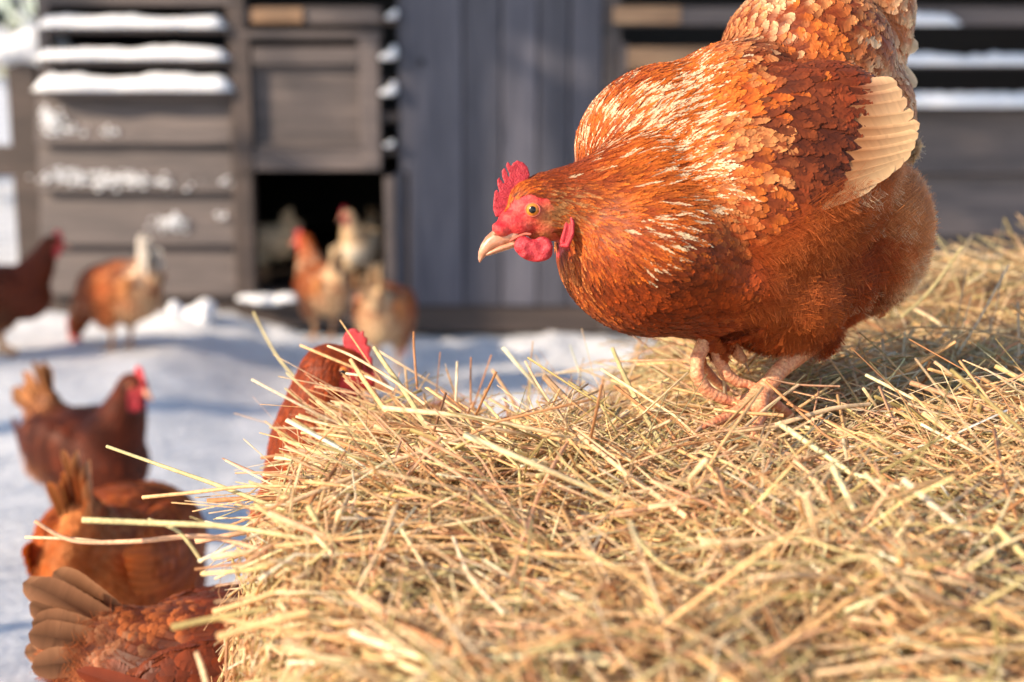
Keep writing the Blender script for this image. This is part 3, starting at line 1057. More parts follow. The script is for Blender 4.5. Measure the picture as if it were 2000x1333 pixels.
    loft('lower_beak', ctr, [u_[2] * s for u_ in lo], [u_[3] for u_ in lo], [np.array(UP)] * len(lo), [FWD] * len(lo), M['beak'], root, 14, ORG)
    # fleshy line of the gape and the nostril flap
    h1, _ = hit(1030, 458)
    bm = bmesh.new()
    pts_g = [(998, 470), (1012, 462), (1026, 457), (1036, 458)]
    add_chain(bm, [(P(x, y, dh - .0076 - .002 * i / 3), .0012) for i, (x, y) in enumerate(pts_g)], 2, .4)
    me = organic(bm, .0006, 2)
    vv, _, _ = mesh_arrays(me); vv -= ORG
    me.vertices.foreach_set('co', vv.astype(np.float32).ravel()); me.update()
    link('gape', me, M['eye_rim'], root)
    bm = bmesh.new()
    add_ell(bm, P(971, 453, dh - .0066), axs(-35), (9.5 * s, 5.5 * s, .0016), 3)
    vmat = Matrix.Translation(-Vector(ORG))
    bm.transform(vmat)
    me = bpy.data.meshes.new('nostril_flap'); bm.to_mesh(me); bm.free()
    me.polygons.foreach_set('use_smooth', [True] * len(me.polygons))
    link('nostril_flap', me, M['beak'], bk)
    bm = bmesh.new()
    add_ell(bm, P(977, 455, dh - .0076), axs(-35), (4.5 * s, 2.2 * s, .0010), 3)
    bm.transform(vmat)
    me = bpy.data.meshes.new('nostril'); bm.to_mesh(me); bm.free()
    link('nostril', me, M['pupil'], bk)
    # eyes
    h, n = hit(1041, 410)
    ec = P(1041, 410, (h - CAMLOC) @ FWD + .0022)
    ax = (CAMLOC - ec); ax /= np.linalg.norm(ax)
    ax = ax * .86 + n * .14 - RIGHT * .10
    eye_parts(ec, ax, 14.5 * s, root, ORG)
    ec2 = ec + FWD * 2 * (dh - (ec - CAMLOC) @ FWD)
    eye_parts(ec2, (ax[0], -ax[1], ax[2]), 14.5 * s, root, ORG)
    # claws
    for c, r in ((chains[6], .0032), (chains[7], .003), (chains[8], .003), (chains[1], .0028)):
        a_, b_ = np.asarray(c[-2][0]), np.asarray(c[-1][0])
        dd_ = (b_ - a_) / np.linalg.norm(b_ - a_)
        pts = [b_ - dd_ * .001, b_ + dd_ * .004 - UP * .0005, b_ + dd_ * .009 - UP * .0022, b_ + dd_ * .012 - UP * .005]
        loft('claw', pts, [r, r * .8, r * .45, r * .1], [r * .8, r * .6, r * .35, r * .1], UP, FWD, M['claw'], root, 8, ORG)
    return root


# ------------------------------------------------------------------ the other hens: standing, looking back or pecking
def field_hen(loc, rz, pal, scale=1.0, pose="stand", dens=1.0, head_yaw=0.0, tail_up=1.0, vox=.0045, label="", fan=6, near_hen=False, spread=1.0, tail_len=.125, fan_rng=40, tail_w=.0125):
    """x forward, z up; pal: neck, neck_tip, body, body_tip, wing, wing_tip, rear, rear_tip, tail, tail_tip, streak"""
    root = empty('hen', loc, rz)
    root.scale = (scale,) * 3
    tag(root, label, 'hen', 'brown laying hens in the snowy yard')
    bm = bmesh.new()

    def E(x, y, z, a, b, c, pitch=0, sub=3):
        ca, sa = math.cos(R_(pitch)), math.sin(R_(pitch))
        add_ell(bm, (x, y, z), ((ca, 0, sa), (0, 1, 0), (-sa, 0, ca)), (a, b, c), sub)
    if pose == 'alert':
        necks = [((.085, 0, .235), .068), ((.125, 0, .285), .050), ((.150, 0, .33), .036), ((.165, 0, .362), .028)]
    elif pose == 'stand':
        necks = [((.09, 0, .22), .07), ((.135, 0, .262), .050), ((.168, 0, .295), .036), ((.188, 0, .318), .028)]
    elif pose == 'peck':
        necks = [((.10, 0, .18), .068), ((.16, 0, .14), .050), ((.205, 0, .095), .036), ((.225, 0, .06), .027)]
    else:   # head turned to the side
        necks = [((.07, 0, .235), .072), ((.09, .004, .285), .054), ((.10, .012, .328), .038), ((.10, .02, .362), .029)]
    pb = -12 if pose == 'peck' else 6
    E(0, 0, .205, .145, .088, .092, pb)
    E(.075, 0, .195, .088, .08, .082)
    E(-.085, 0, .215, .09, .072, .075)
    E(-.09, 0, .18, .07, .07, .06)
    E(-.135, 0, .265 - .03 * (1 - tail_up), .045, .026, .062, -50 + 60 * (1 - tail_up) * -1)
    for s in (-1, 1):
        E(-.015, s * .066, .22, .11, .026, .062, -8)
        E(.005, s * .04, .145, .055, .038, .06)
    add_chain(bm, necks, 3, .4)
    hp = np.array(necks[-1][0])
    hy = head_yaw
    hdir = np.array((math.cos(hy), math.sin(hy), -.12 if pose != 'peck' else -.9)); hdir /= np.linalg.norm(hdir)
    hside = np.cross((0, 0, 1), hdir); hside /= np.linalg.norm(hside)
    hup = np.cross(hdir, hside)
    hc = hp + hdir * .012 + hup * .004
    add_ell(bm, hc, (hdir, hside, hup), (.031, .021, .025), 3)
    add_ell(bm, hc + hdir * .022 - hup * .004, (hdir, hside, hup), (.017, .012, .013), 3)
    chains = []
    for s in (-1, 1):
        an = (-.005, s * .036, .028)
        chains.append([((.0, s * .038, .13), .016), ((-.012, s * .036, .095), .010), (an, .0075)])
        for ang in (-28, 0, 28, 180):
            L = .055 if ang != 180 else .025
            e1 = (an[0] + L * .5 * math.cos(R_(ang)), an[1] + L * .5 * math.sin(R_(ang)), .010)
            e2 = (an[0] + L * math.cos(R_(ang)), an[1] + L * math.sin(R_(ang)), .004)
            chains.append([(an, .0075), (e1, .0058), (e2, .004)])
    for c in chains:
        add_chain(bm, c, 2, .5)

    def wt(v):
        w = np.ones(len(v)); w[v[:, 2] < .1] = .1 if pose != 'peck' else .3
        w[np.linalg.norm(v - hc, axis=1) < .04] = .3
        return w
    me = organic(bm, vox, 8, wt)
    v, tris, e = mesh_arrays(me)
    u, lw_ = leg_attr(v, chains)
    col = np.tile(np.array(pal['body']) * .8, (len(v), 1))
    hl = v - hc
    face = (np.linalg.norm(hl, axis=1) < .05) & (hl @ hdir > .004) & (hl @ hup < .014)
    col[face] = (.5, .04, .045)
    lg = (lw_ > 0) & (v[:, 2] < .11)
    col[lg] = (.5, .27, .15)
    a = me.color_attributes.new('Col', 'FLOAT_COLOR', 'POINT')
    c4 = np.ones((len(v), 4), np.float32); c4[:, :3] = col
    a.data.foreach_set('color', c4.ravel())
    for nm, arr in (('scale_u', u), ('leg', lg.astype(float))):
        at = me.attributes.new(nm, 'FLOAT', 'POINT'); at.data.foreach_set('value', arr.astype(np.float32))
    body = link('body', me, M['skin'], root)
    n1, n2, n3 = (np.array(n[0]) for n in necks[1:])
    dn = (n1 - n3) / np.linalg.norm(n1 - n3)
    p = pal
    rows = []

    def r(pos, vec, ln, wd, kd, cb, ct, pr=0):
        rows.append((pos, vec, ln, wd, kd, cb, ct, pr))
    for off in ((.03, 0, .01), (-.03, 0, 0), (0, .03, 0), (0, -.03, 0)):
        o = np.array(off)
        r(n3 + o, dn, .018, .0026, HACKLE, p['neck'], p['neck_tip'])
        r(n2 + o, dn, .028, .0032, HACKLE, p['neck'], p['neck_tip'], p['streak'] * .5)
        r(n1 + o * 1.4, dn * .8 + np.array((-.4, 0, 0)), .034, .0042, HACKLE, p['neck'], p['neck_tip'], p['streak'])
    r(hc + hup * .02, -hdir, .009, .0016, HACKLE, p['neck'], p['neck_tip'])
    r((.15, 0, .18), (-.1, 0, -1), .03, .008, CONTOUR, p['body'], p['body_tip'])
    r((.1, 0, .12), (-1, 0, -.2), .03, .008, CONTOUR, p['body'], p['body_tip'])
    r((0, 0, .12), (-1, 0, 0), .03, .008, DOWN, p['rear'], p['rear_tip'])
    r((0, 0, .295), (-1, 0, .0), .03, .008, CONTOUR, p['wing'], p['wing_tip'], p['streak'])
    r((-.09, 0, .29), (-1, 0, .45), .03, .007, CONTOUR, p['wing'], p['rear_tip'], p['streak'])
    for s in (-1, 1):
        r((.08, s * .08, .2), (-.8, 0, -.3), .03, .008, CONTOUR, p['body'], p['body_tip'])
        r((.0, s * .09, .235), (-1, 0, -.12), .036, .009, CONTOUR, p['wing'], p['wing_tip'])
        r((-.07, s * .085, .23), (-1, 0, .05), .04, .009, CONTOUR, p['wing'], p['wing_tip'])
        r((0, s * .075, .16), (-.6, 0, -.6), .028, .008, DOWN, p['body'], p['rear'])
        r((-.09, s * .06, .15), (-.5, 0, -.8), .028, .008, DOWN, p['rear'], p['rear_tip'])
        r((-.13, s * .03, .30), (-.6, 0, .8), .04, .009, CONTOUR, p['tail'], p['tail_tip'])
    r((-.15, 0, .21), (-.5, 0, -.8), .032, .009, DOWN, p['rear'], p['rear_tip'])
    r((-.16, 0, .25), (-.9, 0, .1), .032, .009, DOWN, p['rear'], p['rear_tip'])
    r((-.13, 0, .33), (-.4, 0, 1), .04, .009, CONTOUR, p['tail'], p['tail_tip'])
    fld = Field(rows, 2.0, 2e-4)

    def mask(q):
        h_ = q - hc
        bad = (np.linalg.norm(h_, axis=1) < .05) & (h_ @ hdir > .004) & (h_ @ hup < .014)
        uu, ww = leg_attr(q, chains)
        bad |= (ww > 0) & (q[:, 2] < .10)
        return ~bad
    sz = 1.0 if near_hen else 1.25
    g = plumage(v, tris, fld, int(22000 * dens), .75 * sz, mask, nbs=(8, 13, 16) if near_hen else (5, 8, 9), K=3, jcol=.008, size=sz)
    pl = mesh_np('plumage', g[0], g[1], M['feather'], body, g[2])
    tag(pl, kind='stuff')
    # tail: two rows of long feathers
    for s in (-1, 1):
        for k in range(fan):
            f = k / max(1, fan - 1)
            b0 = np.array((-.12, s * (.006 + .012 * f), .275 - .02 * f - .02 * (1 - tail_up)))
            ang = R_(80 - fan_rng * f) - R_(62) * (1 - tail_up) + random.gauss(0, .09)
            L = (tail_len - .02 * f) * random.uniform(.82, 1.1)
            dv = np.array((-math.cos(ang), s * spread * (.06 + .12 * f), math.sin(ang)))
            pts = [b0 + dv * L * t - np.array((0, 0, .015)) * t * t for t in np.linspace(0, 1, 5)]
            one_feather('tail_feather', pts, (-.15, s, .1), tail_w if near_hen else .017, p['tail'], p['tail_tip'], root, (0, 0, 0), nb=28 if near_hen else 14, lace=.8, shaft=.5)
        for k in range(5):
            f = k / 4
            b0 = np.array((.01, s * .092, .235 - .03 * f))
            tipp = np.array((-.165 + .02 * f, s * (.062), .262 - .05 * f))
            pts = [b0 + (tipp - b0) * t + np.array((0, s * .012 * math.sin(math.pi * t), -.01 * math.sin(math.pi * t))) for t in np.linspace(0, 1, 5)]
            one_feather('flight_feather', pts, (0, s, .15), .010, p['wing'], p['wing_tip'], root, (0, 0, 0), nb=24 if near_hen else 10, lace=.6)
    # head parts, reusing the comb outline in the hen's own frame
    k_ = .00045
    to3 = lambda x, y: hc + hdir * ((1030 - x) * k_ + .0) + hup * ((400 - y) * k_ + .006)
    me = comb_mesh(COMB, to3, .005, hside, .0012 if near_hen else .0018, (0, 0, 0))
    link('comb', me, M['red'], root)
    for s in (-1, 1):
        bm = bmesh.new()
        add_ell(bm, hc + hdir * .012 - hup * .030 + hside * s * .008, (hdir, hside, hup), (.012, .004, .016), 3)
        me = bpy.data.meshes.new('wattle'); bm.to_mesh(me); bm.free()
        me.polygons.foreach_set('use_smooth', [True] * len(me.polygons))
        link('wattle', me, M['red'], root)
        eye_parts(hc + hdir * .006 + hup * .004 + hside * s * .0165, hside * s + hdir * .15, .0062, root, (0, 0, 0), near_hen)
    bp = [(.028, 0, .010, .008), (.036, -.001, .009, .0065), (.045, -.005, .006, .0045), (.052, -.010, .003, .0022), (.056, -.015, .0006, .0006)]
    loft('beak', [hc + hdir * b[0] + hup * (b[1] - .003) for b in bp], [b[2] for b in bp], [b[3] for b in bp], hup, hside, M['beak'], root, 12)
    return root


def pal(neck, neck_tip, body, body_tip, wing, wing_tip, rear, rear_tip, tail, tail_tip, streak=.1):
    return dict(neck=neck, neck_tip=neck_tip, body=body, body_tip=body_tip, wing=wing, wing_tip=wing_tip,
                rear=rear, rear_tip=rear_tip, tail=tail, tail_tip=tail_tip, streak=streak)
# ------------------------------------------------------------------ snow ground
def ground_h(x, y):
    bank = .20 * (1 - sstep(1.5, 2.7, y)) * sstep(-3.0, -1.0, x)
    n = noise.noise(Vector((x * .7, y * .7, 3))) * .022 + noise.noise(Vector((x * 3, y * 3, 9))) * .014
    n += noise.noise(Vector((x * 9, y * 9, 1))) * .010 + abs(noise.noise(Vector((x * 17, y * 17, 5)))) * .016
    # trodden lumps against the coop wall
    w = math.exp(-((y - 5.35) / .22) ** 2)
    n += w * (.01 + .07 * max(0, noise.noise(Vector((x * 4.2, y * 3, 7)))) + .03 * noise.noise(Vector((x * 13, y * 9, 2))))
    fade = 1 if y < 9 else 0.5
    n += -.015 * float(sstep(3.5, 5.0, y)) + .10 * float(sstep(3.3, 4.6, y) * (1 - sstep(-1.15, -.75, x)))
    return float(bank) + n * fade + .0


def build_ground():
    xs = np.concatenate([[-300, -120, -60, -30, -16, -10, -7, -5], np.arange(-4, 4.01, .05), [5, 7, 10, 16, 30, 60, 120, 300]])
    ys = np.concatenate([[-60, -20, -8, -4, -2, -1], np.arange(0, 6.2, .045), [6.6, 7.2, 8, 9, 11, 14, 20, 30, 60, 120, 300]])
    nx, ny = len(xs), len(ys)
    V = np.array([(x, y, ground_h(x, y)) for y in ys for x in xs])
    i = np.arange(nx - 1)[None, :] + (np.arange(ny - 1) * nx)[:, None]
    i = i.ravel()
    F = np.stack([i, i + 1, i + 1 + nx, i + nx], 1)
    o = mesh_np('snow_ground', V, F, M['trodden'], None, None, True)
    tag(o, 'white trodden snow covering the yard', None, None, 'structure')


build_ground()


def snow_roll(name, x0, x1, y, z, depth, height, label, group='ridges of snow lying on the coop slats', seed=0, cat='snow ridge'):
    """a rounded ridge of snow with an uneven crest and rounded ends"""
    n = max(8, int((x1 - x0) / .035)); m = 12
    vs, fs = [], []
    for i in range(n + 1):
        t = i / n
        x = x0 + (x1 - x0) * t
        end = min(1.0, math.sqrt(min(t, 1 - t) * (x1 - x0) / .05 + .001))
        hh = height * end * (1 + .38 * noise.noise(Vector((x * 5, seed * 3.7, 1))) + .22 * noise.noise(Vector((x * 25, seed, 4))))
        dd = depth * (.6 + .4 * end) * (1 + .3 * noise.noise(Vector((x * 7, seed, 8))))
        for j in range(m + 1):
            a = math.pi * j / m
            vs.append((x - x0, -dd * .5 * math.cos(a), hh * math.sin(a) ** .7))
    for i in range(n):
        for j in range(m):
            a = i * (m + 1) + j
            fs.append((a, a + 1, a + m + 2, a + m + 1))
        fs.append((i * (m + 1), (i + 1) * (m + 1), (i + 1) * (m + 1) + m, i * (m + 1) + m))
    fs.append(tuple(range(m + 1))[::-1]); fs.append(tuple(n * (m + 1) + j for j in range(m + 1)))
    me = bpy.data.meshes.new(name)
    me.from_pydata(vs, [], fs)
    me.polygons.foreach_set('use_smooth', [True] * len(fs))
    o = link(name, me, M['snow'])
    o.location = (x0, y, z)
    tag(o, label, cat, group)
    return o


# ------------------------------------------------------------------ the coop
YW = 5.5
coop = empty('chicken_coop', (0, YW, 0))
tag(coop, 'dark grey-brown wooden chicken coop with slatted upper walls and raised hatch', 'chicken coop')
CO = (0, YW, 0)


def bx(name, px0, py0, px1, py1, mat, yf=0.0, th=.03, parent=None, shear=0.0, bevel=.004, lab=None):
    """board seen between two photograph pixels on the wall plane, its front yf behind the wall face"""
    a = W(px0, (py0 + py1) / 2, YW + yf); b = W(px1, (py0 + py1) / 2, YW + yf)
    t = W((px0 + px1) / 2, py0, YW + yf); u = W((px0 + px1) / 2, py1, YW + yf)
    o = box_obj(name, a[0], b[0], YW + yf, YW + yf + th, u[2], t[2], mat, parent or coop, bevel, shear, CO)
    if lab: tag(o, lab)
    return o


# left bay: clapboards below, open slats with snow above
for k, (y0, y1) in enumerate([(186, 282), (280, 376), (374, 480), (478, 578)]):
    bx('board', 66 + k * 4, y0, 470, y1, M['siding'], -.022 + .002 * k, .022, shear=.046)
bx('sill_beam', 80, 576, 800, 640, M['dark_wood'], .03, .10)
slat_rows = [(-190, -165), (-130, -105), (-65, -42), (-8, 10), (48, 64), (110, 128), (172, 190)]


def slats(px0, px1, rows, mat=M['siding'], first=0):
    for k, (y0, y1) in enumerate(rows):
        # inclined louvre boards that carry the snow on their upper face
        o = bx('slat', px0, y0, px1, y1, mat, -.035, .085, bevel=.003)


slats(84, 452, slat_rows)
for k, (x0, x1, yb, lb) in enumerate([(62, 458, 176, 'longest snow ridge on the lowest open slat left of the hatch'),
                                      (70, 450, 114, 'snow ridge on the middle open slat left of the hatch'),
                                      (72, 442, 52, 'snow ridge on the upper open slat left of the hatch'),
                                      (72, 440, -6, 'snow ridge on the top slat left of the hatch')]):
    a = W(x0, yb, YW - .06); b = W(x1, yb, YW - .06)
    if yb > 0:
        snow_roll('snow_ridge', a[0], b[0], YW - .035, a[2] - .004, .13, .058 if yb > 150 else .046, lb, seed=k)
# bay posts
bx('post', 66, -260, 92, 186, M['siding'], .05, .06)
bx('post', 446, -260, 482, 592, M['dark_wood'], -.03, .07, bevel=.006)
bx('post', 752, 345, 772, 600, M['siding'], -.02, .06)
bx('post', 772, 338, 792, 622, M['door'], .0, .06)
bx('post', 776, -260, 797, 338, M['door'], .0, .06)
# hatch: raised sliding panel
hatch = empty('hatch', (0, 0, 0)); hatch.parent = coop
bx('panel', 486, 122, 722, 300, M['siding'], -.012, .012, hatch)
bx('rail', 492, 92, 702, 128, M['siding'], -.052, .04, hatch)
bx('rail', 480, 290, 744, 334, M['siding'], -.048, .036, hatch)
bx('stile', 455, 70, 491, 336, M['dark_wood'], -.058, .03, hatch)
bx('stile', 702, 76, 742, 334, M['siding'], -.05, .04, hatch)
bx('ledge', 505, 282, 706, 291, M['siding'], -.055, .04, hatch, bevel=.002)
bx('rail', 455, 60, 744, 76, M['siding'], -.05, .05, hatch)
# slats and boards above the hatch
for y0, y1, mt in [(-200, -165, M['siding']), (-130, -95, M['siding']), (-60, -28, M['siding']), (14, 48, M['siding'])]:
    bx('slat', 478, y0, 744, y1, mt, .0, .03)
bx('lit_strip', 490, 16, 592, 46, M['lit_tan'], -.014, .012, lab='pale strip coloured as sunlight on the slat above the hatch')  # sunlight on the slat, put in as a paler strip
# narrow louvred gap between hatch and door
for k, y0 in enumerate([-120, -60, 0, 60, 125, 190, 255]):
    bx('slat', 742, y0 + 30, 780, y0 + 48, M['dark_wood'], -.01, .06)
# pop hole frame, threshold and floor inside
bx('frame_post', 470, 336, 496, 592, M['dark_wood'], -.045, .07)
bx('threshold', 490, 572, 756, 600, M['siding'], .0, .05)
fl0, fl1 = W(470, 566, YW)[0], W(800, 566, YW)[0]
zfl = W(600, 572, YW)[2]
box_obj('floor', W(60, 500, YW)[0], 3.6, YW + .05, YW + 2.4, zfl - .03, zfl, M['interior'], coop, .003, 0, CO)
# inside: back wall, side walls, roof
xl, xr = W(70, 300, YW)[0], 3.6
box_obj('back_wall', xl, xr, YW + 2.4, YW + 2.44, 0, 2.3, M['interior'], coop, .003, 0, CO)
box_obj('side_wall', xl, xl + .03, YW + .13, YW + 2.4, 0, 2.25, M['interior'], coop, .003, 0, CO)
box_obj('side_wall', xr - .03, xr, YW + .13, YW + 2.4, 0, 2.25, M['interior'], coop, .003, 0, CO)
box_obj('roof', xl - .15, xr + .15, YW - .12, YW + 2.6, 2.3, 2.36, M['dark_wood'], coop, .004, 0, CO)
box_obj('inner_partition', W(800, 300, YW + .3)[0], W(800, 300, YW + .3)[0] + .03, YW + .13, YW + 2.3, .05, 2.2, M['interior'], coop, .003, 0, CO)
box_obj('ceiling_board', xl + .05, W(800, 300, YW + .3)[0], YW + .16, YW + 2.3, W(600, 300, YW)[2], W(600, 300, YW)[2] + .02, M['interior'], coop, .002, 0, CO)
# big plank door
door = empty('door', (0, 0, 0)); door.parent = coop
edges = [797, 904, 979, 1050, 1112, 1178]
for k in range(5):
    o = bx('board', edges[k] + (2 if k else 0), -230, edges[k + 1] - 1, 598, M['door'], .0 + .003 * (k % 2), .028, door, bevel=.005)
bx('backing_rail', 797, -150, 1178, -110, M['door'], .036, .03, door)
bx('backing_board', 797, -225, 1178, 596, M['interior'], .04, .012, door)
# screws and latch on the door edge
for px, py in ((822, 122), (1188, 178), (1184, 60)):
    c = W(px, py, YW - .006)
    bm = bmesh.new()
    add_ell(bm, c - np.array(CO), ID3, (.014, .009, .014), 3)
    me = bpy.data.meshes.new('knob'); bm.to_mesh(me); bm.free()
    me.polygons.foreach_set('use_smooth', [True] * len(me.polygons))
    link('knob', me, M['dark_metal'], door)
bx('base_board', 797, 598, 1178, 650, M['dark_wood'], .02, .06)
# right bay
bx('post', 1180, -260, 1212, 650, M['siding'], -.01, .07)
for k, (y0, y1) in enumerate([(212, 340), (338, 462), (460, 560), (558, 650)]):
    bx('board', 1210, y0, 2600, y1, M['siding'], -.022 + .002 * k, .022, shear=.046)
for y0, y1 in [(-190, -160), (-120, -90), (-50, -20), (14, 50), (118, 132), (196, 212)]:
    bx('slat', 1212, y0, 2600, y1, M['siding'], -.035, .085, bevel=.003)
bx('lit_strip', 1198, 12, 1330, 46, M['lit_tan'], -.05, .012, lab='pale strip coloured as sunlight on the slat right of the door')  # lit end of this slat, painted as a paler strip
bx('lit_panel', 1222, 92, 1500, 138, M['lit_tan'], -.06, .02, lab='pale board coloured as sunlight across the slats right of the door')  # sunlit patch of the bay, painted as a pale board
bx('vent_post', 1212, 84, 1224, 215, M['siding'], -.065, .03)
for k, (x0, x1, yb, hh, lb) in enumerate([(1600, 2600, 206, .056, 'bright sunlit snow ridge on the lowest slat right of the big hen'),
                                          (1560, 2600, 124, .044, 'thinner snow ridge on the slat just above the bright one'),
                                          (1760, 1878, 46, .045, 'short bluish snow patch on the highest slat right of the hen')]):
    a = W(x0, yb, YW - .06); b = W(x1, yb, YW - .06)
    snow_roll('snow_ridge', a[0], b[0], YW - .035, a[2] - .006, .12, hh, lb, seed=10 + k)
for k, (x, y, w_, h_) in enumerate([(766, 32, 12, 16), (760, 110, 18, 22), (760, 180, 17, 22), (760, 284, 12, 12)]):
    c = W(x, y, YW - .03)
    s = YW / FOC
    lb = ['small snow clump at the top of the narrow gap beside the door', 'sunlit snow clump, second from the top in the narrow gap', 'bluish snow clump, third from the top in the narrow gap', 'thin snow clump, lowest in the narrow gap beside the door'][k]
    bm = bmesh.new()
    add_ell(bm, (0, 0, 0), ID3, (w_ * s, .035, h_ * s * .36), 3)
    add_ell(bm, (w_ * s * .55, 0, h_ * s * .45), ID3, (w_ * s * .40, .03, h_ * s * .55), 3)
    add_ell(bm, (-w_ * s * .6, 0, -h_ * s * .15), ID3, (w_ * s * .6, .03, h_ * s * .2), 3)
    me = organic(bm, .008, 2)
    o = link('snow_clump', me, M['snow']); o.location = c
    tag(o, lb, 'snow clump', 'snow clumps in the narrow gap')
# wet snow flecks stuck to the clapboards
fl = []
for cx, cy, sx, sy, n in [(90, 232, 16, 16, 46), (125, 255, 35, 9, 40), (215, 255, 14, 8, 12), (130, 345, 45, 13, 110), (230, 352, 45, 13, 130), (320, 358, 40, 12, 30), (440, 355, 12, 9, 9), (330, 435, 26, 15, 90), (430, 420, 14, 8, 8), (105, 225, 30, 20, 20)]:
    for _ in range(n):
        fl.append((cx + random.gauss(0, sx * .6), cy + random.gauss(0, sy * .6)))
bm = bmesh.new()
for x, y in fl:
    c = W(x, y, YW - .020)
    r = random.uniform(.002, .0075)
    add_ell(bm, c - np.array(CO), ID3, (r * random.uniform(.8, 2.0), r * .9, r), 1)
me = bpy.data.meshes.new('snow_flecks'); bm.to_mesh(me); bm.free()
me.polygons.foreach_set('use_smooth', [True] * len(me.polygons))
o = link('snow_flecks', me, M['snow']); o.location = CO
tag(o, 'flecks of wet snow stuck to the clapboards left of the hatch', None, None, 'stuff')
# loose heaps at the foot of the wall
for k, (x, y, r, hh, lb) in enumerate([(382, 618, .10, .075, 'bluish snow lump at the foot of the wall left of the pop hole'),
                                       (545, 585, .13, .03, 'thin snow patch lying on the coop threshold')]):
    c = W(x, y, YW - .06 if k else YW - .2)
    bm = bmesh.new()
    for _ in range(9):
        add_ell(bm, (random.gauss(0, r * .45), random.gauss(0, .025), random.uniform(-.2, .35) * hh), ID3, (r * random.uniform(.25, .5), .03, hh * random.uniform(.4, .7)), 3)
    me = organic(bm, .008, 3)
    o = link('snow_lump', me, M['snow']); o.location = c
    tag(o, lb, 'snow lump')

# ------------------------------------------------------------------ far left: wire fence, snowy ledge, trees beyond
YF = 5.75
fence = empty('wire_fence', (W(40, 300, YF)[0], YF, 0))
tag(fence, 'wooden framed wire fence joined to the left end of the coop', 'fence')
FO = tuple(fence.location)


def fx(name, px0, py0, px1, py1, mat, yf=0.0, th=.04):
    a = W(px0, (py0 + py1) / 2, YF + yf); b = W(px1, (py0 + py1) / 2, YF + yf)
    t = W((px0 + px1) / 2, py0, YF + yf); u = W((px0 + px1) / 2, py1, YF + yf)
    return box_obj(name, a[0], b[0], YF + yf, YF + yf + th, max(u[2], -.05), t[2], mat, fence, .004, 0, FO)


fx('post', 25, 95, 80, 600, M['dark_wood'], 0, .07)
fx('rail', -400, 95, 25, 125, M['dark_wood'], .005, .06)
fx('rail', -400, 285, 25, 345, M['dark_wood'], .005, .05)
fx('post', -420, 60, -400, 620, M['dark_wood'], .0, .07)
gl = bmesh.new()
for px in range(-400, 80, 12):
    a = W(px, 125, YF + .03); b = W(px, 590, YF + .03)
    bmesh.ops.create_cone(gl, segments=4, radius1=.0012, radius2=.0012, depth=abs(a[2] - b[2]), matrix=Matrix.Translation(((a[0] - FO[0]), .03, (a[2] + b[2]) / 2)))
for py in range(125, 600, 14):
    a = W(-400, py, YF + .032); b = W(25, py, YF + .032)
    bmesh.ops.create_cone(gl, segments=4, radius1=.0012, radius2=.0012, depth=abs(a[0] - b[0]),
                          matrix=Matrix.Translation(((a[0] + b[0]) / 2 - FO[0], .033, a[2])) @ Matrix.Rotation(math.pi / 2, 4, 'Y'))
me = bpy.data.meshes.new('wire_mesh'); gl.to_mesh(me); gl.free()
tag(link('wire_mesh', me, M['wire'], fence), kind='stuff')
# snow mound on the fence rail
a = W(-120, 112, YF); b = W(96, 112, YF)
mm = bmesh.new()
for k in range(9):
    t = k / 8
    add_ell(mm, (a[0] + (b[0] - a[0]) * t - a[0], 0, .035 + .012 * math.sin(k * 2.1)), ID3, (.085, .10, .07 + .012 * math.cos(k * 1.7)), 3)
me = organic(mm, .012, 5)
o = link('snow_mound', me, M['snow']); o.location = (a[0], YF + .03, a[2])
tag(o, 'thick rounded snow mound on the fence rail at the far left', 'snow mound')

M['needles'] = plain('needles', (.035, .055, .03), .7, .3, 0, 9, .5)


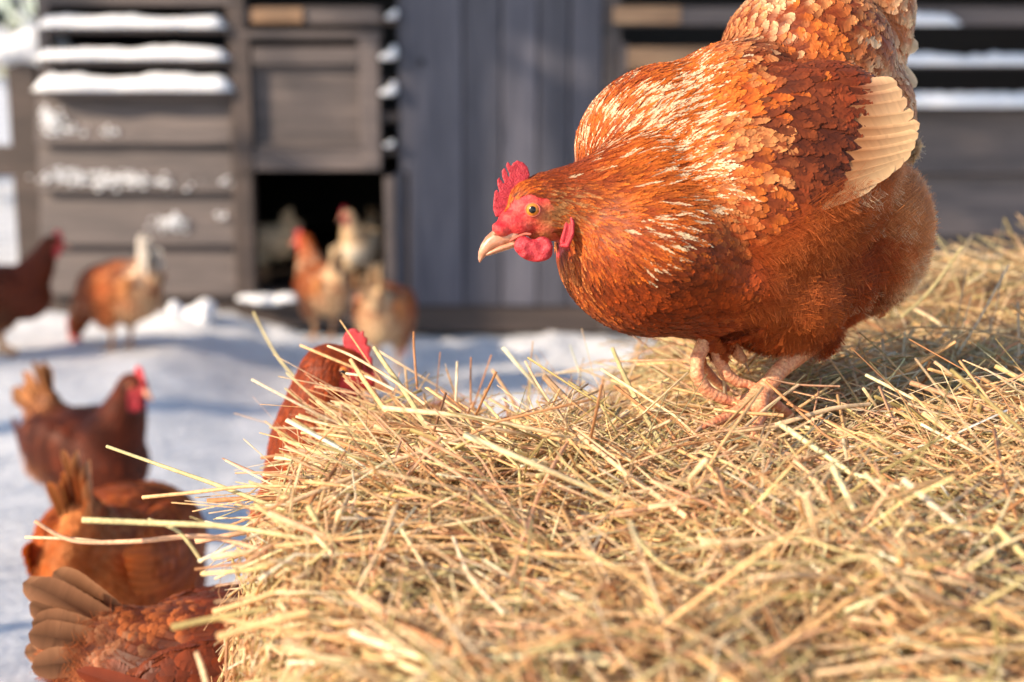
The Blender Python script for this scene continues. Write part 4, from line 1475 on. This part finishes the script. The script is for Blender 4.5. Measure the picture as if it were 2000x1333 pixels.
def tree(x, y, h, seed, label, name='snowy_tree', group='trees beyond the fence', snowy=.5, spread=1.0, clumps=260, leaf=1.0, lo=.18):
    rd = random.Random(seed)
    root = empty(name, (x, y, 0))
    tag(root, label, 'tree', group)
    pts = [((0, 0, -.1), .05 * h / 3), ((rd.uniform(-.05, .05) * h, 0, h * .5), .035 * h / 3), ((rd.uniform(-.05, .05) * h, rd.uniform(-.04, .04) * h, h * .98), .008 * h)]
    vs, fs = [], []

    def tube(p0, r0, p1, r1, n=7):
        p0 = Vector(p0); p1 = Vector(p1)
        q = (p1 - p0).to_track_quat('Z', 'Y')
        b = len(vs)
        for p_, r_ in ((p0, r0), (p1, r1)):
            for j in range(n):
                a_ = 2 * math.pi * j / n
                vs.append(p_ + q @ Vector((r_ * math.cos(a_), r_ * math.sin(a_), 0)))
        for j in range(n):
            fs.append((b + j, b + (j + 1) % n, b + n + (j + 1) % n, b + n + j))
    for (p0, r0), (p1, r1) in zip(pts[:-1], pts[1:]):
        tube(p0, r0, p1, r1)
    twig = []
    for k in range(34):
        f = rd.uniform(lo, .97)
        z = h * f
        ang = rd.uniform(0, 2 * math.pi)
        L = h * .34 * spread * (1.05 - f) + .12 * h
        p0 = Vector((0, 0, z)); p1 = p0 + Vector((math.cos(ang) * L, math.sin(ang) * L, L * rd.uniform(-.15, .55)))
        tube(p0, .009 * h * (1.1 - f), p1, .002 * h, 5)
        for _ in range(5):
            t = rd.uniform(.3, 1); q0 = p0.lerp(p1, t)
            q1 = q0 + Vector((rd.gauss(0, 1), rd.gauss(0, 1), rd.gauss(.2, .8))).normalized() * L * .35
            tube(q0, .003 * h, q1, .001 * h, 4)
            twig.append((q0, q1))
    me = bpy.data.meshes.new('trunk'); me.from_pydata([tuple(v) for v in vs], [], fs)
    link('trunk', me, M['bark'], root)
    vs2, mi = [], []
    for k in range(clumps * 8):
        q0, q1 = rd.choice(twig)
        c = q0.lerp(q1, rd.uniform(0, 1.1)) + Vector((rd.gauss(0, .03 * h), rd.gauss(0, .03 * h), rd.gauss(0, .03 * h)))
        s_ = rd.uniform(.012, .028) * h * leaf
        a_ = Vector((rd.gauss(0, 1), rd.gauss(0, 1), rd.gauss(0, 1))).normalized() * s_
        b_ = Vector((rd.gauss(0, 1), rd.gauss(0, 1), rd.gauss(0, 1))).cross(a_).normalized() * s_ * .5
        vs2 += [c - a_, c + b_, c + a_, c - b_]
        mi.append(1 if rd.random() < snowy else 0)
    q = np.arange(len(vs2)).reshape(-1, 4)
    o = mesh_np('crown', np.array([tuple(v) for v in vs2]), q, M['needles'], root, matidx=mi)
    o.data.materials.append(M['snow'])
    tag(o, kind='stuff')
    return root


# unseen batten fence added to half-shade the snow; unseen tree shadows the coop
bf = empty('shade_fence', (-4.0, -1.5, 0))
tag(bf, 'unseen batten fence added left of the yard to half-shade the snow', 'fence')
fb = None
for k in range(74):
    if fb is None:
        fb = box_obj('batten', 0, .012, 0, .017, 0, 2.45, M['siding'], bf, .002)
        me_b = fb.data
    else:
        o = bpy.data.objects.new('batten', me_b); COL.objects.link(o); o.parent = bf
        o.location = (0, .06 * k, .006 * (k % 3))
for k in range(3):
    box_obj('post', -.09, -.002, k * 1.8, k * 1.8 + .09, 0, 2.4, M['dark_wood'], bf, .004)
for z in (.5, 2.3):
    box_obj('rail', -.05, -.003, 0, 4.4, z, z + .05, M['dark_wood'], bf, .004)
tree(-7.1, .9, 8.6, 21, 'spreading tree with dark leaves beyond the added shade fence left of the yard', name='garden_tree', group='trees around the yard', snowy=.1, clumps=70, leaf=1.7, lo=.64)

tree(-4.6, 11.0, 4.5, 3, 'snow dusted tree beyond the fence in the top left corner')
tree(-6.4, 12.6, 5.2, 5, 'taller blurred tree behind the snow dusted one at the far left')

# ------------------------------------------------------------------ hay
PALE = (.86, .63, .38); GOLD = (.84, .53, .25); GREEN = (.64, .54, .27); PINK = (.80, .47, .28); HBROWN = (.52, .25, .11); WHITE = (.90, .76, .55); OLIVE = (.46, .36, .14)
HPAL = np.array([PALE, GOLD, GREEN, PINK, HBROWN, WHITE, OLIVE])
HPRO = np.array([.25, .29, .12, .11, .10, .05, .08])


def heap_z(X, Y):
    top = .700 + .006 * sstep(1.0, 1.4, Y) - .035 * (1 - sstep(.55, 1.1, Y))
    top = top + .045 * sstep(.25, .7, X) * sstep(1.32, 1.8, Y)
    top = top - .040 * sstep(1.0, 1.25, Y) * (1 - sstep(.12, .24, X))
    top = top - .012 * np.exp(-((X - .19) / .07) ** 2 - ((Y - 1.13) / .09) ** 2)   # pressed down by the hen
    top = top + .012 * np.sin(X * 17 + 1) * np.sin(Y * 13) + .008 * np.sin(X * 31 + Y * 23)
    xl_ = -.168 + .012 * np.sin(Y * 9 + 1) + .095 * (1 - sstep(.65, .98, Y))
    yb = 1.40 + .33 * sstep(.07, .16, X) + .35 * sstep(.3, .6, X)
    k = sstep(xl_ - .12, xl_ + .02, X) * (1 - sstep(yb - .03, yb + .16, Y)) * sstep(.28, .42, Y) * (1 - sstep(1.7, 2.0, X))
    ledge = .22 + .0 * X
    lk = sstep(-.75, -.45, X) * (1 - sstep(1.75, 2.0, Y)) * 0
    return .12 + (top - .12) * k


def stalk_geo(c, d, n, L, r, flat, colr, bend, K=5, curl=None):
    """thin curved stems: c centre, d direction, n bend direction"""
    N = len(c)
    t = np.linspace(-.5, .5, K + 1)
    s = np.cross(d, n); s /= np.linalg.norm(s, axis=1, keepdims=True) + 1e-9
    sp = c[:, None] + d[:, None] * (L[:, None] * t)[:, :, None] + n[:, None] * (bend[:, None] * L[:, None] * (.25 - t ** 2)[None] * 2)[:, :, None]
    if curl is not None:
        sp += s[:, None] * (curl[:, None] * L[:, None] * (np.sin(t * 5.2))[None] * .5)[:, :, None]
    th = np.array([0, .5, 1, 1.5]) * np.pi + .78
    rr = r[:, None] * (1 - .35 * np.abs(t + .5))[None]
    ring = (np.cos(th)[None, None, :, None] * s[:, None, None, :] + (np.sin(th)[None, None, :, None] * n[:, None, None, :]) * flat[:, None, None, None])
    V = sp[:, :, None, :] + ring * rr[:, :, None, None]
    i = np.arange(K)[:, None] * 4 + np.arange(4)[None]
    j = np.arange(K)[:, None] * 4 + (np.arange(4)[None] + 1) % 4
    q = np.stack([i, j, j + 4, i + 4], -1).reshape(-1, 4)
    # end caps
    q = np.concatenate([q, [[3, 2, 1, 0]], [[K * 4, K * 4 + 1, K * 4 + 2, K * 4 + 3]]])
    Q = (q[None] + (np.arange(N) * (K + 1) * 4)[:, None, None]).reshape(-1, 4)
    vv = 1 + .12 * rng.normal(0, 1, (N, K + 1))
    C = np.clip(colr[:, None, None, :] * vv[:, :, None, None], .01, .95)
    C = np.broadcast_to(C, (N, K + 1, 4, 3))
    return V.reshape(-1, 3), Q, C.reshape(-1, 3)


def rnd_unit(N):
    v = rng.normal(0, 1, (N, 3))
    return v / np.linalg.norm(v, axis=1, keepdims=True)


def hay_on(name, x0, x1, y0, y1, N, label, lenr=(.05, .2), extra_edge=0, greenish=0.0, loose=.17, brk=0.5):
    gx = np.linspace(x0, x1, int((x1 - x0) / .02)); gy = np.linspace(y0, y1, int((y1 - y0) / .02))
    XX, YY = np.meshgrid(gx, gy)
    ZZ = heap_z(XX, YY)
    nx, ny = len(gx), len(gy)
    V = np.stack([XX, YY, ZZ - .012], -1).reshape(-1, 3)
    V[:, 2] += rng.normal(0, .004, len(V))
    i = (np.arange(nx - 1)[None, :] + (np.arange(ny - 1) * nx)[:, None]).ravel()
    F = np.stack([i, i + 1, i + 1 + nx, i + nx], 1)
    # only where the heap stands
    F = F[V[F, 2].max(1) > .13]
    a, b, c = V[F[:, 0]], V[F[:, 1]], V[F[:, 2]]
    cr = np.cross(b - a, c - a)
    ar = np.linalg.norm(cr, axis=1)
    nrm = cr / ar[:, None]
    fc = V[F].mean(1)
    pr = proj(fc)
    vis = (pr[:, 0] > -250) & (pr[:, 0] < 2250) & (pr[:, 1] < 1500) & (pr[:, 1] > -200)
    # nearer faces show larger: spend the stems where they show, thinly elsewhere
    wgt = ar * np.where(vis, 1.0, .22)
    ti = rng.choice(len(F), N, p=wgt / wgt.sum())
    u, w_ = rng.random((2, N))
    A, B, C_, D = V[F[ti, 0]], V[F[ti, 1]], V[F[ti, 2]], V[F[ti, 3]]
    p = (A * ((1 - u) * (1 - w_))[:, None] + B * (u * (1 - w_))[:, None] + C_ * (u * w_)[:, None] + D * ((1 - u) * w_)[:, None])
    n = nrm[ti]
    # lie: swirls of similar direction with plenty of strays
    ang = np.array([noise.noise(Vector((q_[0] * 5, q_[1] * 5, 2.5))) for q_ in p]) * 2.6 + rng.normal(0, .75, N)
    d = np.stack([np.cos(ang), np.sin(ang), np.zeros(N)], 1)
    side = p[:, 0] < np.where(p[:, 1] < 1.0, -.03, -.11)
    d[side] = d[side] * np.array((1.0, 1, 1)) + rnd_unit(side.sum()) * .25
    d -= n * (d * n).sum(1, keepdims=True)
    d /= np.linalg.norm(d, axis=1, keepdims=True) + 1e-9
    d = d + n * rng.normal(0, loose, N)[:, None] * rng.choice([.45, 1.0, 1.7], N, p=[.66, .29, .05])[:, None]
    d /= np.linalg.norm(d, axis=1, keepdims=True)
    pf = proj(p)
    foot = (pf[:, 0] > 1320) & (pf[:, 0] < 1600) & (pf[:, 1] > 640) & (pf[:, 1] < 830)
    d[foot] -= n[foot] * ((d[foot] * n[foot]).sum(1, keepdims=True)) * .85
    d /= np.linalg.norm(d, axis=1, keepdims=True)
    L = rng.uniform(lenr[0], lenr[1], N) * rng.choice([.45, 1, 1.35], N, p=[.35, .45, .2])
    L[side] *= .58
    lift = rng.uniform(-.014, .014, N)
    c0 = p + n * lift[:, None]
    # keep most stems out of the hen's legs and face
    r = rng.choice([.0005, .0009, .0015, .0023], N, p=[.28, .34, .26, .12])
    flat = rng.choice([.25, .6, 1.0], N, p=[.45, .25, .3])
    ci = rng.choice(len(HPAL), N, p=HPRO)
    col = HPAL[ci] * np.exp(rng.normal(0, .16, N))[:, None]
    if greenish:
        g_ = rng.random(N) < greenish
        col[g_] = col[g_] * .5 + np.array((.33, .30, .16)) * .5
    bend = rng.normal(0, .11, N); curl = rng.normal(0, .11, N) * np.where((rng.random(N) < .2) & (L < .10), 3.0, 1.0)
    nn = n + rnd_unit(N) * .5
    nn -= d * (nn * d).sum(1, keepdims=True)
    nn /= np.linalg.norm(nn, axis=1, keepdims=True)
    g = stalk_geo(c0, d, nn, L, r, flat, col, bend, 5, curl)
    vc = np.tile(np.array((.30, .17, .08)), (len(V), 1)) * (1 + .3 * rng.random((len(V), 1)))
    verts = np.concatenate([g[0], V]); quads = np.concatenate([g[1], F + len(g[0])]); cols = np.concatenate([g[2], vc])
    o = mesh_np(name, verts, quads, M['hay'], None, cols)
    tag(o, label, None, None, 'stuff')
    return o


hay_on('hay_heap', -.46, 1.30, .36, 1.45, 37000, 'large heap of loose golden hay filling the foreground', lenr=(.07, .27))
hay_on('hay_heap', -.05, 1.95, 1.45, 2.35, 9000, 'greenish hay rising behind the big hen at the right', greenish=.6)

# single stems that stick out and can be told apart: photograph pixels, distance, half width mm, colour, label
STEMS = [
    ([(208, 872, 1.16), (330, 915, 1.14), (430, 950, 1.10), (560, 1000, 1.04)], 1.9, GREEN, 'long pale green hay stem pointing up left over the snow'),
    ([(160, 1016, .98), (300, 1022, .97), (450, 1030, .95), (640, 1062, .92)], 2.3, GREEN, 'thick green hay stem reaching far left across the orange hen'),
    ([(68, 1018, 1.02), (140, 1056, 1.02), (260, 1058, 1.01), (400, 1048, .99), (520, 1078, .96)], 2.0, PINK, 'bent tan hay stem with its kinked tip farthest left'),
    ([(50, 1050, 1.05), (145, 1053, 1.03), (200, 1058, 1.03)], 1.3, PALE, 'short pale stem crossing the kinked tan one'),
    ([(278, 972, 1.10), (380, 962, 1.09), (490, 950, 1.07), (600, 952, 1.05)], 1.6, GOLD, 'thin golden stem lying level over the snow beside the heap'),
    ([(395, 1098, .98), (350, 1040, .98), (290, 1015, .99)], 1.6, GREEN, 'drooping green stem with a bent end above the orange hen'),
    ([(495, 610, 1.62), (520, 660, 1.58), (548, 705, 1.55), (600, 765, 1.48)], 1.6, GREEN, 'lone slender green stem rising left of the peeking hen'),
    ([(640, 676, 1.26), (690, 697, 1.24), (760, 738, 1.22), (830, 790, 1.2)], 1.5, PALE, 'pale stem crossing the comb of the peeking hen'),
    ([(730, 678, 1.25), (752, 712, 1.24), (790, 765, 1.22), (830, 830, 1.18)], 2.4, GREEN, 'thick olive stem standing in front of the peeking hen'),
    ([(684, 702, 1.27), (710, 742, 1.25), (755, 805, 1.22)], 2.4, GOLD, 'golden stem slanting down across the face of the peeking hen'),
    ([(676, 730, 1.27), (720, 738, 1.25), (770, 762, 1.23)], 1.4, WHITE, 'short whitish stem across the neck of the peeking hen'),
    ([(578, 814, 1.20), (640, 830, 1.19), (720, 842, 1.17)], 1.5, PALE, 'pale stem pointing left over the neck of the peeking hen'),
    ([(588, 846, 1.19), (660, 852, 1.18), (740, 868, 1.16)], 1.7, GOLD, 'golden stem just below the pale one on the hen neck'),
    ([(808, 648, 1.30), (809, 690, 1.30), (815, 760, 1.29)], 1.2, (.55, .26, .11), 'upright reddish stem with a forked tip at the heap edge'),
    ([(893, 706, 1.32), (892, 740, 1.32), (890, 790, 1.31)], 1.4, WHITE, 'short upright whitish stem on the crest of the heap'),
    ([(920, 698, 1.33), (919, 740, 1.33), (920, 790, 1.32)], 1.0, HBROWN, 'thin upright brown stem beside the whitish one'),
    ([(1026, 706, 1.30), (1050, 750, 1.28), (1090, 810, 1.25)], 1.2, PALE, 'thin slanting stem left of the flat brown blade'),
    ([(1062, 735, 1.27), (1090, 765, 1.25), (1140, 812, 1.21), (1180, 860, 1.16)], 3.6, (.44, .28, .16), 'flat brown blade of hay with a folded tip on the crest'),
    ([(1196, 680, 1.28), (1215, 725, 1.25), (1240, 775, 1.21), (1290, 865, 1.14)], 2.3, GREEN, 'thick yellow green stem leaning below the breast of the hen'),
    ([(1110, 745, 1.24), (1150, 770, 1.23), (1200, 800, 1.20)], 1.3, OLIVE, 'thin olive stem right of the flat brown blade'),
    ([(1178, 838, 1.12), (1228, 803, 1.14)], 2.2, WHITE, 'short bright cut stem lying before the hen'),
    ([(1155, 722, 1.50), (1100, 728, 1.50), (1040, 735, 1.5), (1240, 715, 1.5)], 1.0, WHITE, 'faint pale stem behind the crest of the heap'),
    ([(335, 1226, .84), (420, 1208, .84), (520, 1190, .83)], 2.2, OLIVE, 'greyish stem pointing left over the dark hen tail'),
    ([(425, 1246, .80), (500, 1222, .80), (600, 1195, .79)], 2.6, GOLD, 'broad golden stem low at the left edge of the heap'),
    ([(384, 1276, .86), (396, 1310, .85), (412, 1370, .84)], 2.0, PALE, 'short stem hanging at the bottom edge left of the heap'),
    ([(418, 1195, .88), (470, 1180, .87), (560, 1150, .86)], 2.0, GOLD, 'golden stem above the broad one at the heap edge'),
    ([(1452, 838, 1.10), (1500, 795, 1.125), (1560, 752, 1.15)], 1.5, PALE, 'pale split stem lying across the planted foot'),
    ([(1395, 800, 1.13), (1450, 806, 1.115), (1530, 812, 1.11)], 1.6, GOLD, 'golden stem covering the front toe of the planted foot'),
    ([(1500, 740, 1.15), (1560, 752, 1.16), (1640, 755, 1.17)], 1.0, PINK, 'thin pink stem touching the ankle of the planted leg'),
    ([(1430, 842, 1.09), (1510, 832, 1.09), (1620, 800, 1.10), (1700, 790, 1.12)], 2.2, PALE, 'broad pale stem just in front of the planted foot'),
    ([(1700, 745, 1.30), (1790, 708, 1.31), (1890, 648, 1.33)], 2.2, GOLD, 'bright golden stem slanting up to the right behind the hen'),
    ([(1760, 620, 1.55), (1815, 570, 1.56), (1880, 482, 1.58)], 1.9, GREEN, 'green stem rising behind the tail of the hen'),
    ([(1720, 935, .98), (1742, 1000, .96), (1770, 1080, .93)], 1.8, GREEN, 'green stem lying across the right side of the heap'),
    ([(1110, 860, 1.06), (1060, 950, 1.0), (1020, 1060, .93), (1000, 1130, .89)], 2.0, PINK, 'long reddish stem curving down the middle of the heap'),
    ([(1130, 850, 1.07), (1230, 930, 1.02), (1340, 1010, .95)], 2.3, PALE, 'long pale stem running down right across the heap'),
    ([(560, 985, 1.0), (760, 905, 1.04), (960, 840, 1.08)], 2.0, PALE, 'long pale stem rising to the right over the heap'),
    ([(725, 1060, .92), (728, 1130, .89), (760, 1230, .84)], 1.8, PINK, 'reddish stem hanging down the left part of the heap'),
    ([(885, 1050, .93), (920, 1130, .88), (985, 1200, .84)], 1.6, WHITE, 'thin whitish stem lower left of the heap centre'),
    ([(1240, 1045, .92), (1300, 1110, .88), (1420, 1160, .84)], 1.8, GREEN, 'yellow green stem with a loop at the heap centre'),
]
for pts, r, c, lab in STEMS:
    P3 = [P(*p) for p in pts]
    if P3[0][2] < P3[-1][2]:
        P3 = P3[::-1]
    # resample smoothly and build a slim tube that stands free in the round
    q = []
    n = len(P3)
    for i in range(n - 1):
        p0 = P3[max(i - 1, 0)]; p1 = P3[i]; p2 = P3[i + 1]; p3 = P3[min(i + 2, n - 1)]
        for t in np.linspace(0, 1, 5, endpoint=(i == n - 2)):
            q.append(.5 * ((2 * p1) + (-p0 + p2) * t + (2 * p0 - 5 * p1 + 4 * p2 - p3) * t * t + (-p0 + 3 * p1 - 3 * p2 + p3) * t ** 3))
    q = np.array(q)
    org = q[-1]
    vs, cs = [], []
    m = 6
    for i in range(len(q)):
        tng = q[min(i + 1, len(q) - 1)] - q[max(i - 1, 0)]
        tng /= np.linalg.norm(tng)
        s = np.cross(tng, FWD); s /= np.linalg.norm(s) + 1e-9
        nn_ = np.cross(s, tng)
        rr = r * .001 * (.75 + .25 * i / len(q))
        fl_ = .35 if r > 2.1 else .8
        for j in range(m):
            a_ = 2 * math.pi * j / m
            vs.append(q[i] - org + s * rr * math.cos(a_) + nn_ * rr * fl_ * math.sin(a_))
            cs.append(np.array(c) * (1 + .12 * math.sin(i * 1.3 + r)))
    fs = [(i * m + j, i * m + (j + 1) % m, (i + 1) * m + (j + 1) % m, (i + 1) * m + j) for i in range(len(q) - 1) for j in range(m)]
    o = mesh_np('hay_stem', np.array(vs), np.array(fs), M['hay'], None, np.clip(np.array(cs), .01, .95), True)
    o.location = org
    tag(o, lab, 'hay stem', 'single stems sticking out of the hay')
# ------------------------------------------------------------------ hens
main_hen()


def stand_at(px, d):
    """ground position under a hen seen at that pixel column"""
    p = P(px, 700, d)
    return p[0], p[1]


def put(px, d, z, rz, *a, **k):
    x, y = stand_at(px, d)
    if z is None:
        z = ground_h(x, y)
    return field_hen((x, y, z), R_(rz), *a, **k)


BRN = pal(DARK, CHEST, DARK, CHEST, DARK, DARK, (.30, .11, .045), TAN, CHEST, TAN, .0)
RED = pal(CHEST, ORANGE, RUST, ORANGE, CHEST, TAN, RUST, BUFF, RUST, BUFF, .15)
TUFT = pal(CHEST, ORANGE, RUST, ORANGE, RUST, TAN, TAN, CREAM, CREAM, (.85, .78, .7), .15)
PEEK = pal(CHEST, RUST, RUST, ORANGE, CHEST, RUST, RUST, TAN, RUST, TAN, .0)
WHT = pal(BUFF, CREAM, (.7, .6, .45), (.8, .72, .6), (.7, .55, .38), CREAM, CREAM, CREAM, CREAM, CREAM, .3)
PALE_REAR = pal(RUST, ORANGE, RUST, ORANGE, RUST, TAN, BUFF, CREAM, CREAM, CREAM, .5)
ORG_ = pal(RUST, ORANGE, ORANGE, (.7, .3, .1), RUST, ORANGE, ORANGE, TAN, (.62, .22, .06), TAN, .05)
DRK = pal(DARK, CHEST, DARK, CHEST, DARK, CHEST, CHEST, FLUFF, (.13, .036, .014), (.42, .20, .10), .0)

put(156, 2.95, .02, -38, BRN, 1.02, 'alert', 1.0, label='dark brown hen standing side-on in the snow at the left')
put(8, 4.75, None, 10, BRN, 1.02, 'alert', .8, label='dark hen with raised red comb cut by the left edge of the picture')
put(236, 4.85, .075, 142, TUFT, 1.08, 'peck', .8, label='bent-over hen with white tail fluff feeding beside the clapboard wall')
put(632, 4.95, .10, 118, PALE_REAR, .92, 'alert', .8, .9, label='hen seen from behind below the pop hole with its red face turned left')
put(757, 4.55, .07, 82, PALE_REAR, .98, 'peck', .8, label='pale rumped hen seen from behind at the door with its tail up')
zf = zfl
field_hen((W(706, 450, YW + .17)[0], YW + .17, zfl), R_(-105), WHT, .82, 'alert', .8, -.5, label='cream white hen standing inside the pop hole')
field_hen((W(512, 470, YW + .3)[0], YW + .3, zfl), R_(170), WHT, .8, 'peck', .7, label='dim pale hen half hidden inside the left edge of the pop hole')
put(225, 1.92, .135, 84, ORG_, 1.06, 'peck', 1.3, spread=.28, fan_rng=14, tail_len=.13, near_hen=True, vox=.0035, fan=5, label='orange hen seen from behind with its pointed tail up beside the hay')
put(500, 1.36, .185, 12, DRK, 1.06, 'peck', 1.6, near_hen=True, vox=.003, fan=10, tail_up=.45, tail_len=.112, spread=.7, fan_rng=34, tail_w=.0145, label='dark hen with a tan fanned tail partly under the hay at bottom left')
put(722, 1.52, .340, -118, PEEK, 1.02, 'turned', 1.6, R_(108), tail_up=-.25, tail_len=.09, near_hen=True, vox=.003, label='rust hen peeking over the back edge of the hay, only head and neck showing')
